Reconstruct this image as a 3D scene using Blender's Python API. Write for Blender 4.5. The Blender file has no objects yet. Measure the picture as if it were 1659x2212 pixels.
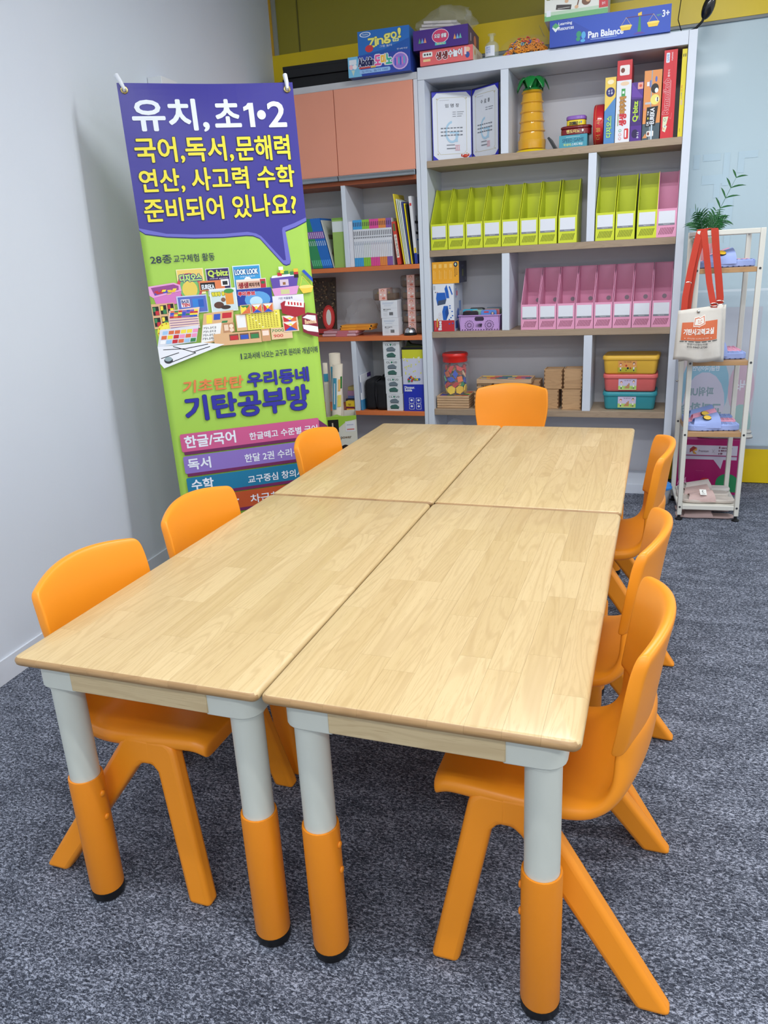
import bpy, bmesh, math, random
from mathutils import Vector, Matrix
random.seed(7)
SC = bpy.context.scene
COL = SC.collection
PI = math.pi

# ---------------------------------------------------------------- camera
cd = bpy.data.cameras.new('camera')
CAM = bpy.data.objects.new('camera', cd); COL.objects.link(CAM)
cd.sensor_fit = 'VERTICAL'; cd.sensor_height = 36.0
cd.lens = 36.0 * 1651.37 / 2212.0
right = Vector((0.94256168, 0.33005278, -0.05140662))
up = Vector((-0.05750495, 0.31193215, 0.94836254))
fwd = Vector((-0.32904507, 0.89093406, -0.31299496))
CAM.matrix_world = Matrix(((right.x, up.x, -fwd.x, 0.6841), (right.y, up.y, -fwd.y, -1.10286),
                           (right.z, up.z, -fwd.z, 1.45192), (0, 0, 0, 1)))
cd.clip_start = 0.05
SC.camera = CAM

# ---------------------------------------------------------------- world, lamps, exposure
W = bpy.data.worlds.new('room_ambient'); SC.world = W; W.use_nodes = True
bg = W.node_tree.nodes['Background']
bg.inputs[0].default_value = (0.80, 0.88, 1.0, 1); bg.inputs[1].default_value = 0.74

def tube_lamp(x, y, e, lx=1.25):
    # one fitting with two parallel tubes running across the room
    for dy in (-0.075, 0.075):
        l = bpy.data.lights.new('ceiling_tube_light', 'AREA'); l.shape = 'RECTANGLE'
        l.size = lx; l.size_y = 0.05; l.energy = e / 2; l.color = (0.95, 0.98, 1.0)
        o = bpy.data.objects.new('ceiling_tube_light', l); COL.objects.link(o)
        o.location = (x, y + dy, 3.14)
for x in (0.55, 3.1):
    for y, e in ((-4.3, 26), (-2.4, 26), (-0.42, 26), (2.0, 36)):
        tube_lamp(x, y, e)
tube_lamp(-0.9, -0.42, 12)
SC.view_settings.view_transform = 'Standard'
SC.view_settings.look = 'None'
SC.view_settings.gamma = 1.0
SC.view_settings.use_curve_mapping = False
SC.view_settings.exposure = 0.32

# ---------------------------------------------------------------- helpers: materials
def lin(c):
    c = c / 255.0
    return c / 12.92 if c <= 0.04045 else ((c + 0.055) / 1.055) ** 2.4
def L3(rgb): return (lin(rgb[0]), lin(rgb[1]), lin(rgb[2]), 1.0)
_mc = {}
def M(rgb, rough=0.5, metal=0.0, var=0.06, scale=18.0, bump=0.0, bscale=120.0, trans=0.0, alpha=1.0, coat=0.0, ior=1.45):
    k = (tuple(rgb), rough, metal, var, scale, bump, bscale, trans, alpha, coat, ior)
    if k in _mc: return _mc[k]
    m = bpy.data.materials.new('surface_%d_%d_%d' % tuple(int(c) for c in rgb)); m.use_nodes = True
    nt = m.node_tree; b = nt.nodes['Principled BSDF']
    b.inputs['Roughness'].default_value = rough; b.inputs['Metallic'].default_value = metal
    b.inputs['Transmission Weight'].default_value = trans; b.inputs['Alpha'].default_value = alpha
    b.inputs['Coat Weight'].default_value = coat; b.inputs['IOR'].default_value = ior
    b.inputs['Coat Roughness'].default_value = 0.08
    c = L3(rgb); b.inputs['Base Color'].default_value = c
    if var > 0 or bump > 0:
        tc = nt.nodes.new('ShaderNodeTexCoord')
    if var > 0:
        n = nt.nodes.new('ShaderNodeTexNoise'); n.inputs['Scale'].default_value = scale; n.inputs['Detail'].default_value = 3
        nt.links.new(tc.outputs['Object'], n.inputs['Vector'])
        mx = nt.nodes.new('ShaderNodeMix'); mx.data_type = 'RGBA'
        mx.inputs[6].default_value = tuple(x * (1 - var) for x in c[:3]) + (1,)
        mx.inputs[7].default_value = tuple(min(1, x * (1 + var)) for x in c[:3]) + (1,)
        nt.links.new(n.outputs['Fac'], mx.inputs[0]); nt.links.new(mx.outputs[2], b.inputs['Base Color'])
    if bump > 0:
        n2 = nt.nodes.new('ShaderNodeTexNoise'); n2.inputs['Scale'].default_value = bscale; n2.inputs['Detail'].default_value = 4
        nt.links.new(tc.outputs['Object'], n2.inputs['Vector'])
        bp = nt.nodes.new('ShaderNodeBump'); bp.inputs['Strength'].default_value = bump; bp.inputs['Distance'].default_value = 0.01
        nt.links.new(n2.outputs['Fac'], bp.inputs['Height']); nt.links.new(bp.outputs[0], b.inputs['Normal'])
    _mc[k] = m
    return m
def PM(rgb): return M(rgb, 0.42, var=0.0)           # printed ink
def clear(rgb, a=0.2, rough=0.08): return M(rgb, rough, var=0.0, alpha=a)

def wood(name, c1, c2, dark, lx=0.35, rough=0.42, coat=0.0, axis='y', pores=0.5):
    m = bpy.data.materials.new(name); m.use_nodes = True
    nt = m.node_tree; N = nt.nodes; K = nt.links.new; b = N['Principled BSDF']
    b.inputs['Roughness'].default_value = rough; b.inputs['Coat Weight'].default_value = coat; b.inputs['Coat Roughness'].default_value = 0.15
    tc = N.new('ShaderNodeTexCoord'); oi = N.new('ShaderNodeObjectInfo')
    cmb = N.new('ShaderNodeCombineXYZ')
    for i, s in enumerate((7.3, 23.1, 3.7)):
        mm = N.new('ShaderNodeMath'); mm.operation = 'MULTIPLY'; mm.inputs[1].default_value = s
        K(oi.outputs['Random'], mm.inputs[0]); K(mm.outputs[0], cmb.inputs[i])
    ad = N.new('ShaderNodeVectorMath'); ad.operation = 'ADD'; K(tc.outputs['Object'], ad.inputs[0]); K(cmb.outputs[0], ad.inputs[1])
    def mapped(sx, sy, sz):
        v = N.new('ShaderNodeVectorMath'); v.operation = 'MULTIPLY'
        v.inputs[1].default_value = (sx, sy, sz) if axis == 'y' else (sy, sx, sz)
        K(ad.outputs[0], v.inputs[0]); return v
    v1 = mapped(1.0, lx * 0.26, 1.0)
    nz = N.new('ShaderNodeTexNoise'); nz.inputs['Scale'].default_value = 9; nz.inputs['Detail'].default_value = 2.5; nz.inputs['Distortion'].default_value = 0.6
    K(v1.outputs[0], nz.inputs['Vector'])
    # rings from the warped noise field: contour lines give cathedral figure
    mu = N.new('ShaderNodeMath'); mu.operation = 'MULTIPLY'; mu.inputs[1].default_value = 120.0; K(nz.outputs['Fac'], mu.inputs[0])
    sn = N.new('ShaderNodeMath'); sn.operation = 'SINE'; K(mu.outputs[0], sn.inputs[0])
    pw = N.new('ShaderNodeMapRange'); pw.inputs[1].default_value = 0.35; pw.inputs[2].default_value = 1.0; pw.inputs[4].default_value = 0.27
    K(sn.outputs[0], pw.inputs[0])
    v2 = mapped(420.0, 22.0, 420.0)
    n2 = N.new('ShaderNodeTexNoise'); n2.inputs['Scale'].default_value = 1.0; n2.inputs['Detail'].default_value = 2
    K(v2.outputs[0], n2.inputs['Vector'])
    p2 = N.new('ShaderNodeMapRange'); p2.inputs[1].default_value = 0.56; p2.inputs[2].default_value = 0.72; p2.inputs[4].default_value = pores
    K(n2.outputs['Fac'], p2.inputs[0])
    v3 = mapped(70.0, 1.8, 70.0)
    n3 = N.new('ShaderNodeTexNoise'); n3.inputs['Scale'].default_value = 1.0; n3.inputs['Detail'].default_value = 3
    K(v3.outputs[0], n3.inputs['Vector'])
    base = N.new('ShaderNodeMix'); base.data_type = 'RGBA'; base.inputs[6].default_value = L3(c1); base.inputs[7].default_value = L3(c2)
    av = N.new('ShaderNodeMath'); av.operation = 'ADD'; h1 = N.new('ShaderNodeMath'); h1.operation = 'MULTIPLY'; h1.inputs[1].default_value = 0.42
    h2 = N.new('ShaderNodeMath'); h2.operation = 'MULTIPLY'; h2.inputs[1].default_value = 0.7
    K(oi.outputs['Random'], h1.inputs[0]); K(n3.outputs['Fac'], h2.inputs[0]); sb = N.new('ShaderNodeMath'); sb.operation = 'SUBTRACT'; sb.inputs[1].default_value = 0.1; K(h1.outputs[0], sb.inputs[0]); K(sb.outputs[0], av.inputs[0]); K(h2.outputs[0], av.inputs[1])
    K(av.outputs[0], base.inputs[0])
    mxv = N.new('ShaderNodeMath'); mxv.operation = 'MAXIMUM'; K(pw.outputs[0], mxv.inputs[0]); K(p2.outputs[0], mxv.inputs[1])
    mx = N.new('ShaderNodeMix'); mx.data_type = 'RGBA'; mx.inputs[7].default_value = L3(dark)
    K(mxv.outputs[0], mx.inputs[0]); K(base.outputs[2], mx.inputs[6]); K(mx.outputs[2], b.inputs['Base Color'])
    return m

# ---------------------------------------------------------------- helpers: meshes
class MB:
    def __init__(s): s.v = []; s.f = []; s.m = []; s.mats = []
    def mi(s, m):
        if m not in s.mats: s.mats.append(m)
        return s.mats.index(m)
    def add(s, vs, fs, m):
        o = len(s.v); s.v += [tuple(v) for v in vs]; i = s.mi(m)
        for f in fs: s.f.append([o + k for k in f]); s.m.append(i)
    def hull8(s, b, t, m):
        s.add(list(b) + list(t), [(3, 2, 1, 0), (4, 5, 6, 7), (0, 1, 5, 4), (1, 2, 6, 5), (2, 3, 7, 6), (3, 0, 4, 7)], m)
    def box(s, x0, x1, y0, y1, z0, z1, m):
        s.hull8([(x0, y0, z0), (x1, y0, z0), (x1, y1, z0), (x0, y1, z0)], [(x0, y0, z1), (x1, y0, z1), (x1, y1, z1), (x0, y1, z1)], m)
    def prism(s, pts, a, b, m, plane='xy'):
        n = len(pts)
        if plane == 'xy': P = [(p[0], p[1], a) for p in pts] + [(p[0], p[1], b) for p in pts]
        elif plane == 'xz': P = [(p[0], a, p[1]) for p in pts] + [(p[0], b, p[1]) for p in pts]
        else: P = [(a, p[0], p[1]) for p in pts] + [(b, p[0], p[1]) for p in pts]
        s.add(P, [tuple(range(n))[::-1], tuple(range(n, 2 * n))] + [(i, (i + 1) % n, n + (i + 1) % n, n + i) for i in range(n)], m)
    def tube(s, pts, r, m, n=8, caps=True):
        pts = [Vector(p) for p in pts]; k = len(pts)
        rr = r if isinstance(r, (list, tuple)) else [r] * k
        vs = []; up0 = None
        for i, p in enumerate(pts):
            d = (pts[min(i + 1, k - 1)] - pts[max(i - 1, 0)]).normalized()
            if up0 is None:
                up0 = Vector((0, 0, 1)) if abs(d.z) < 0.9 else Vector((1, 0, 0))
            a = d.cross(up0).normalized(); b2 = a.cross(d).normalized(); up0 = b2
            for j in range(n):
                t = 2 * PI * j / n
                vs.append(p + (a * math.cos(t) + b2 * math.sin(t)) * rr[i])
        fs = [(i * n + j, i * n + (j + 1) % n, (i + 1) * n + (j + 1) % n, (i + 1) * n + j) for i in range(k - 1) for j in range(n)]
        if caps: fs += [tuple(range(n))[::-1], tuple(range((k - 1) * n, k * n))]
        s.add(vs, fs, m)
    def lathe(s, prof, m, n=24, c=(0, 0, 0), sx=1.0, sy=1.0):
        vs = []; k = len(prof)
        for r, z in prof:
            for j in range(n):
                t = 2 * PI * j / n; vs.append((c[0] + r * math.cos(t) * sx, c[1] + r * math.sin(t) * sy, c[2] + z))
        fs = [(i * n + j, i * n + (j + 1) % n, (i + 1) * n + (j + 1) % n, (i + 1) * n + j) for i in range(k - 1) for j in range(n)]
        if prof[0][0] > 1e-5: fs.append(tuple(range(n))[::-1])
        if prof[-1][0] > 1e-5: fs.append(tuple(range((k - 1) * n, k * n)))
        s.add(vs, fs, m)
    def ell(s, c, r, m, n=16, k=9):
        s.lathe([(max(1e-6, math.sin(PI * i / (k - 1))), -math.cos(PI * i / (k - 1)) * r[2]) for i in range(k)], m, n, c, r[0], r[1])
    def grid(s, rows, m, close_u=False):
        h = len(rows); w = len(rows[0]); vs = [p for r in rows for p in r]
        fs = [(i * w + j, i * w + (j + 1) % w, (i + 1) * w + (j + 1) % w, (i + 1) * w + j) for i in range(h - 1) for j in range(w if close_u else w - 1)]
        s.add(vs, fs, m)
    def shell(s, rows, off, m):
        """closed slab between a grid of points and the same grid moved by off(point row, col)"""
        h = len(rows); w = len(rows[0]); o = h * w
        A = [Vector(p) for r in rows for p in r]; B = [Vector(rows[i][j]) + Vector(off(i, j)) for i in range(h) for j in range(w)]
        fs = []
        for i in range(h - 1):
            for j in range(w - 1):
                q = (i * w + j, i * w + j + 1, (i + 1) * w + j + 1, (i + 1) * w + j); fs.append(q); fs.append(tuple(o + x for x in q[::-1]))
        per = [(0, j) for j in range(w)] + [(i, w - 1) for i in range(1, h)] + [(h - 1, j) for j in range(w - 2, -1, -1)] + [(i, 0) for i in range(h - 2, 0, -1)]
        per = [a * w + b for a, b in per]
        for k2 in range(len(per)):
            a, b = per[k2], per[(k2 + 1) % len(per)]; fs.append((b, a, o + a, o + b))
        s.add(A + B, fs, m)
    def xf(s, mat, start=0):
        s.v = s.v[:start] + [tuple(mat @ Vector(v)) for v in s.v[start:]]
    def mesh(s, name, smooth=False, ang=40):
        me = bpy.data.meshes.new(name); me.from_pydata(s.v, [], s.f)
        for m in s.mats: me.materials.append(m)
        me.polygons.foreach_set('material_index', s.m)
        if smooth:
            me.polygons.foreach_set('use_smooth', [True] * len(me.polygons)); me.set_sharp_from_angle(angle=math.radians(ang))
        me.update(); return me
    def build(s, name, parent=None, bevel=0.0, seg=2, smooth=False, sub=0, loc=None, rot=None, ang=40, solid=0.0):
        o = bpy.data.objects.new(name, s.mesh(name, smooth or sub > 0 or bevel > 0, 180 if sub else ang)); COL.objects.link(o)
        if parent: o.parent = parent
        if loc: o.location = loc
        if rot: o.rotation_euler = rot
        if solid: q = o.modifiers.new('thick', 'SOLIDIFY'); q.thickness = solid
        if bevel: q = o.modifiers.new('bevel', 'BEVEL'); q.width = bevel; q.segments = seg; q.limit_method = 'ANGLE'; q.angle_limit = math.radians(35); q.harden_normals = False
        if sub: q = o.modifiers.new('sub', 'SUBSURF'); q.levels = sub; q.render_levels = sub
        return o
def link(me, name, parent=None, loc=(0, 0, 0), rot=(0, 0, 0)):
    o = bpy.data.objects.new(name, me); COL.objects.link(o); o.parent = parent; o.location = loc; o.rotation_euler = rot; return o
def tag(o, label, cat, group=None):
    o['label'] = label; o['category'] = cat
    if group: o['group'] = group
    return o
def thing(name, label, cat, loc=(0, 0, 0), rot=0.0, group=None):
    o = bpy.data.objects.new(name, None); COL.objects.link(o); o.empty_display_size = 0.05; o.location = loc
    o.rotation_euler = rot if isinstance(rot, tuple) else (0, 0, rot)
    return tag(o, label, cat, group)
def struct(o): o['kind'] = 'structure'; return o
def dup(root, label=None, loc=None, rot=None, group=None):
    r = root.copy(); COL.objects.link(r)
    if loc: r.location = loc
    if rot is not None: r.rotation_euler = rot if isinstance(rot, tuple) else (0, 0, rot)
    if label: r['label'] = label
    if group: r['group'] = group
    for ch in list(root.children):
        c = ch.copy(); COL.objects.link(c); c.parent = r
        for g in list(ch.children):
            d = g.copy(); COL.objects.link(d); d.parent = c
    return r

# ---------------------------------------------------------------- helpers: lettering and print
_tx = {}
def glyphs(body):
    if body in _tx: return _tx[body]
    c = bpy.data.curves.new('lettering', 'FONT'); c.body = body; c.size = 1.0; c.resolution_u = 3; c.fill_mode = 'FRONT'
    o = bpy.data.objects.new('lettering', c)
    me = o.to_mesh()
    vs = [(v.co.x, v.co.y) for v in me.vertices]; fs = [tuple(p.vertices) for p in me.polygons]
    o.to_mesh_clear(); bpy.data.objects.remove(o); bpy.data.curves.remove(c)
    if not vs: vs = [(0, 0), (1, 0), (0, 1)]; fs = []
    x0 = min(v[0] for v in vs); x1 = max(v[0] for v in vs); y0 = min(v[1] for v in vs); y1 = max(v[1] for v in vs)
    vs = [((v[0] - x0) / max(1e-6, x1 - x0), (v[1] - y0) / max(1e-6, y1 - y0)) for v in vs]
    _tx[body] = (vs, fs, (x1 - x0) / max(1e-6, y1 - y0)); return _tx[body]

class Pr:
    """flat print on a panel w x h; coordinates are fractions of the panel"""
    def __init__(s, w, h): s.w = w; s.h = h; s.b = MB(); s.n = 0
    def put(s, vs, fs, c):
        s.n += 1; z = s.n * 0.00006
        s.b.add([(v[0] * s.w, v[1] * s.h, z) for v in vs], fs, c if hasattr(c, 'node_tree') else PM(c)); return s
    def R(s, x0, y0, x1, y1, c): return s.put([(x0, y0), (x1, y0), (x1, y1), (x0, y1)], [(0, 1, 2, 3)], c)
    def P(s, pts, c): return s.put(pts, [tuple(range(len(pts)))], c)
    def E(s, x, y, rx, ry, c, n=18, a0=0.0, a1=360.0):
        k = n if abs(a1 - a0) >= 360 else n + 1
        return s.put([(x + rx * math.cos(math.radians(a0 + (a1 - a0) * i / n)), y + ry * math.sin(math.radians(a0 + (a1 - a0) * i / n))) for i in range(k)], [tuple(range(k))], c)
    def RR(s, x0, y0, x1, y1, c, r=0.1):
        # rounded rectangle, r in metres
        rx = r / s.w; ry = r / s.h; pts = []
        for cx, cy, a in ((x1 - rx, y1 - ry, 0), (x0 + rx, y1 - ry, 90), (x0 + rx, y0 + ry, 180), (x1 - rx, y0 + ry, 270)):
            for i in range(5):
                t = math.radians(a + i * 22.5); pts.append((cx + rx * math.cos(t), cy + ry * math.sin(t)))
        return s.P(pts, c)
    def Ln(s, pts, wd, c):
        # polyline, wd in metres
        for (xa, ya), (xb, yb) in zip(pts, pts[1:]):
            dx = (xb - xa) * s.w; dy = (yb - ya) * s.h; l = math.hypot(dx, dy) or 1; nx = -dy / l * wd / 2 / s.w; ny = dx / l * wd / 2 / s.h
            s.P([(xa - nx, ya - ny), (xb - nx, yb - ny), (xb + nx, yb + ny), (xa + nx, ya + ny)], c)
        return s
    def T(s, body, x0, y0, x1, y1, c, bold=0.0, rot=0, ol=None, olw=0.06, sh=0.0, mirror=False):
        gv, gf, asp = glyphs(body)
        th = (y1 - y0) * s.h if rot == 0 else (x1 - x0) * s.w
        def pos(a, b):
            a2 = 1 - a if mirror else a
            if rot == 0: return (x0 + (a2 + sh * (b - 0.5)) * (x1 - x0), y0 + b * (y1 - y0))
            if rot == 90: return (x1 - b * (x1 - x0), y0 + a2 * (y1 - y0))
            return (x0 + b * (x1 - x0), y1 - a2 * (y1 - y0))
        base = [pos(a, b) for a, b in gv]
        def lay(rad, col, k):
            for i in range(k):
                dx = dy = 0.0
                if i: t = 2 * PI * (i - 1) / (k - 1); dx = rad * th * math.cos(t) / s.w; dy = rad * th * math.sin(t) / s.h
                s.n -= 0.0 if i == 0 else 0.86
                s.put([(v[0] + dx, v[1] + dy) for v in base], gf, col)
        if ol is not None: lay(bold + olw, ol, 9)
        lay(bold, c, 9 if bold > 0 else 1); return s
    def build(s, name, parent, face, at=(0, 0, 0), eps=0.0006):
        """face: front (-y), right (+x), left (-x), top (+z); at = lower left corner of the panel"""
        ax, ay, az = at
        F = {'front': lambda x, y, n: (ax + x, ay - eps - n, az + y), 'right': lambda x, y, n: (ax + eps + n, ay + x, az + y),
             'left': lambda x, y, n: (ax - eps - n, ay - x, az + y), 'top': lambda x, y, n: (ax + x, ay + y, az + eps + n),
             'back': lambda x, y, n: (ax - x, ay + eps + n, az + y)}[face]
        s.b.v = [F(*v) for v in s.b.v]
        return s.b.build(name, parent)

def carton(name, label, cat, x, y, z, w, d, h, col, rot=0.0, front=None, right=None, top=None, group=None, lid=0.0, rough=0.4, bev=0.0015, liddown=False):
    """box standing with its base centre at x, y, z; front faces -y"""
    t = thing(name, label, cat, (x, y, z), rot, group)
    m = col if hasattr(col, 'node_tree') else M(col, rough, var=0.03)
    b = MB(); b.box(-w / 2, w / 2, -d / 2, d / 2, 0, h - (0.001 if lid else 0), m); b.build('carton', t, bevel=bev)
    g = 0.0
    if lid:
        g = 0.0012; b = MB(); b.box(-w / 2 - g, w / 2 + g, -d / 2 - g, d / 2 + g, h - lid, h, m); b.build('lid', t, bevel=bev)
    for fn, face, at, pw, ph in ((front, 'front', (-w / 2, -d / 2 - g, 0), w, h), (right, 'right', (w / 2 + g, -d / 2, 0), d, h), (top, 'top', (-w / 2, -d / 2, h), w, d)):
        if fn:
            p = Pr(pw, ph); fn(p); p.build('printed_' + face, t, face, at)
    return t
# ================================================================ SETTING
def wx(y): return -1.603 - 0.0655 * (y - 0.87)           # inner face of the left wall
def carpet_mat():
    m = bpy.data.materials.new('loop_carpet'); m.use_nodes = True; nt = m.node_tree; N = nt.nodes; K = nt.links.new; b = N['Principled BSDF']
    b.inputs['Roughness'].default_value = 0.95; b.inputs['Specular IOR Level'].default_value = 0.1
    g = N.new('ShaderNodeNewGeometry')
    def noise(sx, sy, det, dist=0.0):
        v = N.new('ShaderNodeVectorMath'); v.operation = 'MULTIPLY'; v.inputs[1].default_value = (sx, sy, 1); K(g.outputs['Position'], v.inputs[0])
        n = N.new('ShaderNodeTexNoise'); n.inputs['Scale'].default_value = 1.0; n.inputs['Detail'].default_value = det; n.inputs['Distortion'].default_value = dist
        K(v.outputs[0], n.inputs['Vector']); return n
    a = noise(115, 205, 3, 1.0); c = noise(7, 16, 3); d = noise(420, 520, 1)
    ad = N.new('ShaderNodeMath'); ad.operation = 'MULTIPLY_ADD'; ad.inputs[1].default_value = 0.22; K(c.outputs['Fac'], ad.inputs[0]); K(a.outputs['Fac'], ad.inputs[2])
    ae = N.new('ShaderNodeMath'); ae.operation = 'MULTIPLY_ADD'; ae.inputs[1].default_value = 0.42; K(d.outputs['Fac'], ae.inputs[0]); K(ad.outputs[0], ae.inputs[2])
    r = N.new('ShaderNodeValToRGB'); e = r.color_ramp.elements
    e[0].position = 0.58; e[0].color = L3((34, 37, 46)); e[1].position = 1.06; e[1].color = L3((168, 174, 190))
    q = e.new(0.81); q.color = L3((80, 85, 97))
    K(ae.outputs[0], r.inputs[0]); K(r.outputs[0], b.inputs['Base Color'])
    bp = N.new('ShaderNodeBump'); bp.inputs['Strength'].default_value = 0.6; bp.inputs['Distance'].default_value = 0.006; K(ae.outputs[0], bp.inputs['Height']); K(bp.outputs[0], b.inputs['Normal'])
    return m
CARPET = carpet_mat()
b = MB(); b.box(-2.6, 5.0, -5.5, 4.5, -0.03, -0.005, CARPET); FLOOR = struct(b.build('floor'))
b = MB(); b.box(0, 0.4992, 0, 0.4992, -0.005, 0, CARPET); tm = b.mesh('carpet_tile')
for i in range(-5, 7):
    for j in range(-3, 8):
        link(tm, 'carpet_tile', FLOOR, (i * 0.5 + 0.13, j * 0.5 - 0.093 + 0.0004, 0))

WALLM = M((214, 221, 231), 0.7, var=0.03, scale=2.2, bump=0.06, bscale=45)
b = MB(); y0, y1 = -5.4, 4.10
b.hull8([(wx(y0) - 0.12, y0, -0.02), (wx(y0), y0, -0.02), (wx(y1), y1, -0.02), (wx(y1) - 0.12, y1, -0.02)],
        [(wx(y0) - 0.12, y0, 3.2), (wx(y0), y0, 3.2), (wx(y1), y1, 3.2), (wx(y1) - 0.12, y1, 3.2)], WALLM)
struct(b.build('wall_left'))
b = MB(); y1 = 3.6
b.hull8([(wx(y0), y0, 0), (wx(y0) + 0.012, y0, 0), (wx(y1) + 0.012, y1, 0), (wx(y1), y1, 0)],
        [(wx(y0), y0, 0.09), (wx(y0) + 0.008, y0, 0.09), (wx(y1) + 0.008, y1, 0.09), (wx(y1), y1, 0.09)], M((214, 219, 228), 0.45))
struct(b.build('baseboard_left'))
b = MB(); b.box(-2.4, 5.0, -5.5, 4.5, 3.2, 3.25, M((235, 236, 236), 0.8)); struct(b.build('ceiling'))

# back partition: yellow base and rail, tinted upper light, pale film-covered lower pane
YB = 4.03
YEL = M((226, 196, 22), 0.35, var=0.03)
wb = MB(); wb.box(-1.95, 4.6, YB + 0.03, YB + 0.09, 0.0, 3.2, M((150, 165, 172), 0.6)); WB = struct(wb.build('wall_back'))
b = MB(); b.box(-1.90, 4.6, YB - 0.012, YB + 0.03, 0.0, 0.215, YEL); struct(b.build('trim_1'))
b = MB(); b.box(-1.90, 4.6, YB - 0.014, YB + 0.03, 2.59, 2.745, YEL); struct(b.build('trim_2'))
b = MB(); b.box(-1.83, -1.795, YB - 0.014, YB + 0.03, 2.745, 3.2, M((205, 158, 40), 0.4)); struct(b.build('trim_3'))
w1 = bpy.data.objects.new('window_1', None); COL.objects.link(w1); struct(w1)
b = MB(); b.box(-1.795, 4.6, YB + 0.004, YB + 0.03, 2.745, 3.2, M((146, 136, 40), 0.25, var=0.05, scale=3)); b.build('pane', w1)
b = MB(); b.box(-1.795, -1.765, YB - 0.006, YB + 0.004, 2.745, 3.2, M((150, 152, 140), 0.4)); b.build('frame', w1)
b = MB(); b.box(-1.62, -1.612, YB, YB + 0.005, 2.745, 3.2, M((96, 90, 24), 0.4)); b.build('mullion', w1)
w2 = bpy.data.objects.new('window_2', None); COL.objects.link(w2); struct(w2)
b = MB(); b.box(-1.80, 4.6, YB + 0.004, YB + 0.03, 0.235, 2.575, M((188, 208, 215), 0.30, var=0.03, scale=1.5, coat=0.35)); b.build('pane', w2)
b = MB(); b.box(-1.80, 4.6, YB - 0.008, YB + 0.03, 0.215, 0.235, M((150, 160, 165), 0.35)); b.build('frame', w2)
b = MB(); b.box(-1.80, 4.6, YB - 0.010, YB + 0.03, 2.575, 2.59, M((120, 126, 128), 0.35)); b.build('frame', w2)
p = Pr(5.4, 0.94); p.R(0, 0, 1, .985, (192, 209, 217)).R(0, .985, 1, 1, (214, 226, 232)); p.build('film_band', w2, 'front', (-0.8, YB + 0.0036, 0.24))
# notices stuck on the far side of the pane: seen reversed from inside
p = Pr(0.43, 0.62)
p.R(-0.1, 0.0, 1.02, 1.30, (196, 200, 209))
p.R(0.0, 0.0, 0.6, 0.33, (160, 196, 192)).R(0.0, 0.35, 0.32, 0.93, (214, 198, 196)).E(0.36, 0.52, 0.32, 0.40, (146, 188, 206)).E(0.84, 0.52, 0.17, 0.26, (206, 178, 192)).E(0.86, 0.16, 0.15, 0.2, (162, 194, 190)).E(0.36, 0.36, 0.28, 0.32, (200, 196, 212))
p.T('10분', 0.22, 0.80, 0.52, 0.91, (222, 232, 240), 0.04, mirror=True).T('한글(국어)/연산', 0.12, 0.685, 0.54, 0.74, (222, 228, 236), 0.02, mirror=True)
p.T('파워UP', 0.14, 0.44, 0.48, 0.53, (140, 160, 166), 0.03, mirror=True).T('교과학습', 0.05, 0.25, 0.6, 0.37, (140, 164, 170), 0.03, mirror=True).T('파닉스', 0.75, 0.50, 0.95, 0.60, (224, 226, 234), 0.03, mirror=True)
p.build('notice', w2, 'front', (0.80, YB + 0.003, 0.27))
p = Pr(0.42, 0.62); c = (186, 208, 218)
for r in ((0.12, .72, .40, .80), (.28, .60, .36, .80), (.0, .86, .08, .98), (.12, .92, .34, .98), (.38, .70, .46, .98), (.56, .80, .64, .98), (.56, .92, .80, .98), (.0, .46, .16, .52), (.06, .36, .12, .52), (.0, .30, .2, .35), (.22, .30, .30, .56), (.38, .34, .46, .58), (.46, .2, .54, .6), (.3, .12, .54, .2), (.36, .0, .54, .1), (.2, .02, .28, .2)):
    p.R(*r, c)
p.build('notice', w2, 'front', (0.80, YB + 0.003, 1.32))

# ================================================================ TABLES
STAVE = wood('rubberwood', (192, 163, 112), (219, 194, 147), (166, 132, 86), rough=0.42, coat=0.12, pores=0.36)
ENDG = wood('rubberwood_end_grain', (158, 122, 78), (182, 146, 100), (132, 98, 60), rough=0.4, axis='x', pores=0.4)
APRON = wood('rubberwood_apron', (204, 180, 136), (216, 194, 152), (176, 146, 104), rough=0.5, axis='x')
CREAM = M((206, 208, 196), 0.4, var=0.02)
ORANGE_P = M((232, 138, 28), 0.38, var=0.03, bump=0.04, bscale=500)
BLACK = M((16, 16, 18), 0.5)
TH = 0.681; TW = 0.597; TL = 1.211
def slab_bm(w, l, z0, z1, r, e):
    bm = bmesh.new(); pts = []
    for cx, cy, a in ((w / 2 - r, l / 2 - r, 0), (-w / 2 + r, l / 2 - r, 90), (-w / 2 + r, -l / 2 + r, 180), (w / 2 - r, -l / 2 + r, 270)):
        for i in range(5):
            t = math.radians(a + 22.5 * i); pts.append((cx + r * math.cos(t), cy + r * math.sin(t), cx, cy))
    rings = []
    for k in range(7):
        t = -PI / 2 + PI * k / 6; ins = e * (1 - math.cos(t)); z = (z0 + z1) / 2 + (z1 - z0) / 2 * math.sin(t)
        ring = []
        for x, y, cx, cy in pts:
            sc = (r - ins) / r; ring.append(bm.verts.new((cx + (x - cx) * sc, cy + (y - cy) * sc, z)))
        rings.append(ring)
    n = len(pts)
    for a, c in zip(rings, rings[1:]):
        for i in range(n): bm.faces.new((a[i], a[(i + 1) % n], c[(i + 1) % n], c[i]))
    bm.faces.new(rings[0][::-1]); bm.faces.new(rings[-1]); return bm
def cut(bm, co, no):
    g = bm.verts[:] + bm.edges[:] + bm.faces[:]
    res = bmesh.ops.bisect_plane(bm, geom=g, plane_co=co, plane_no=no, clear_outer=True, dist=1e-6)
    ed = [x for x in res['geom_cut'] if isinstance(x, bmesh.types.BMEdge)]
    if ed: bmesh.ops.edgeloop_fill(bm, edges=ed)
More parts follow.
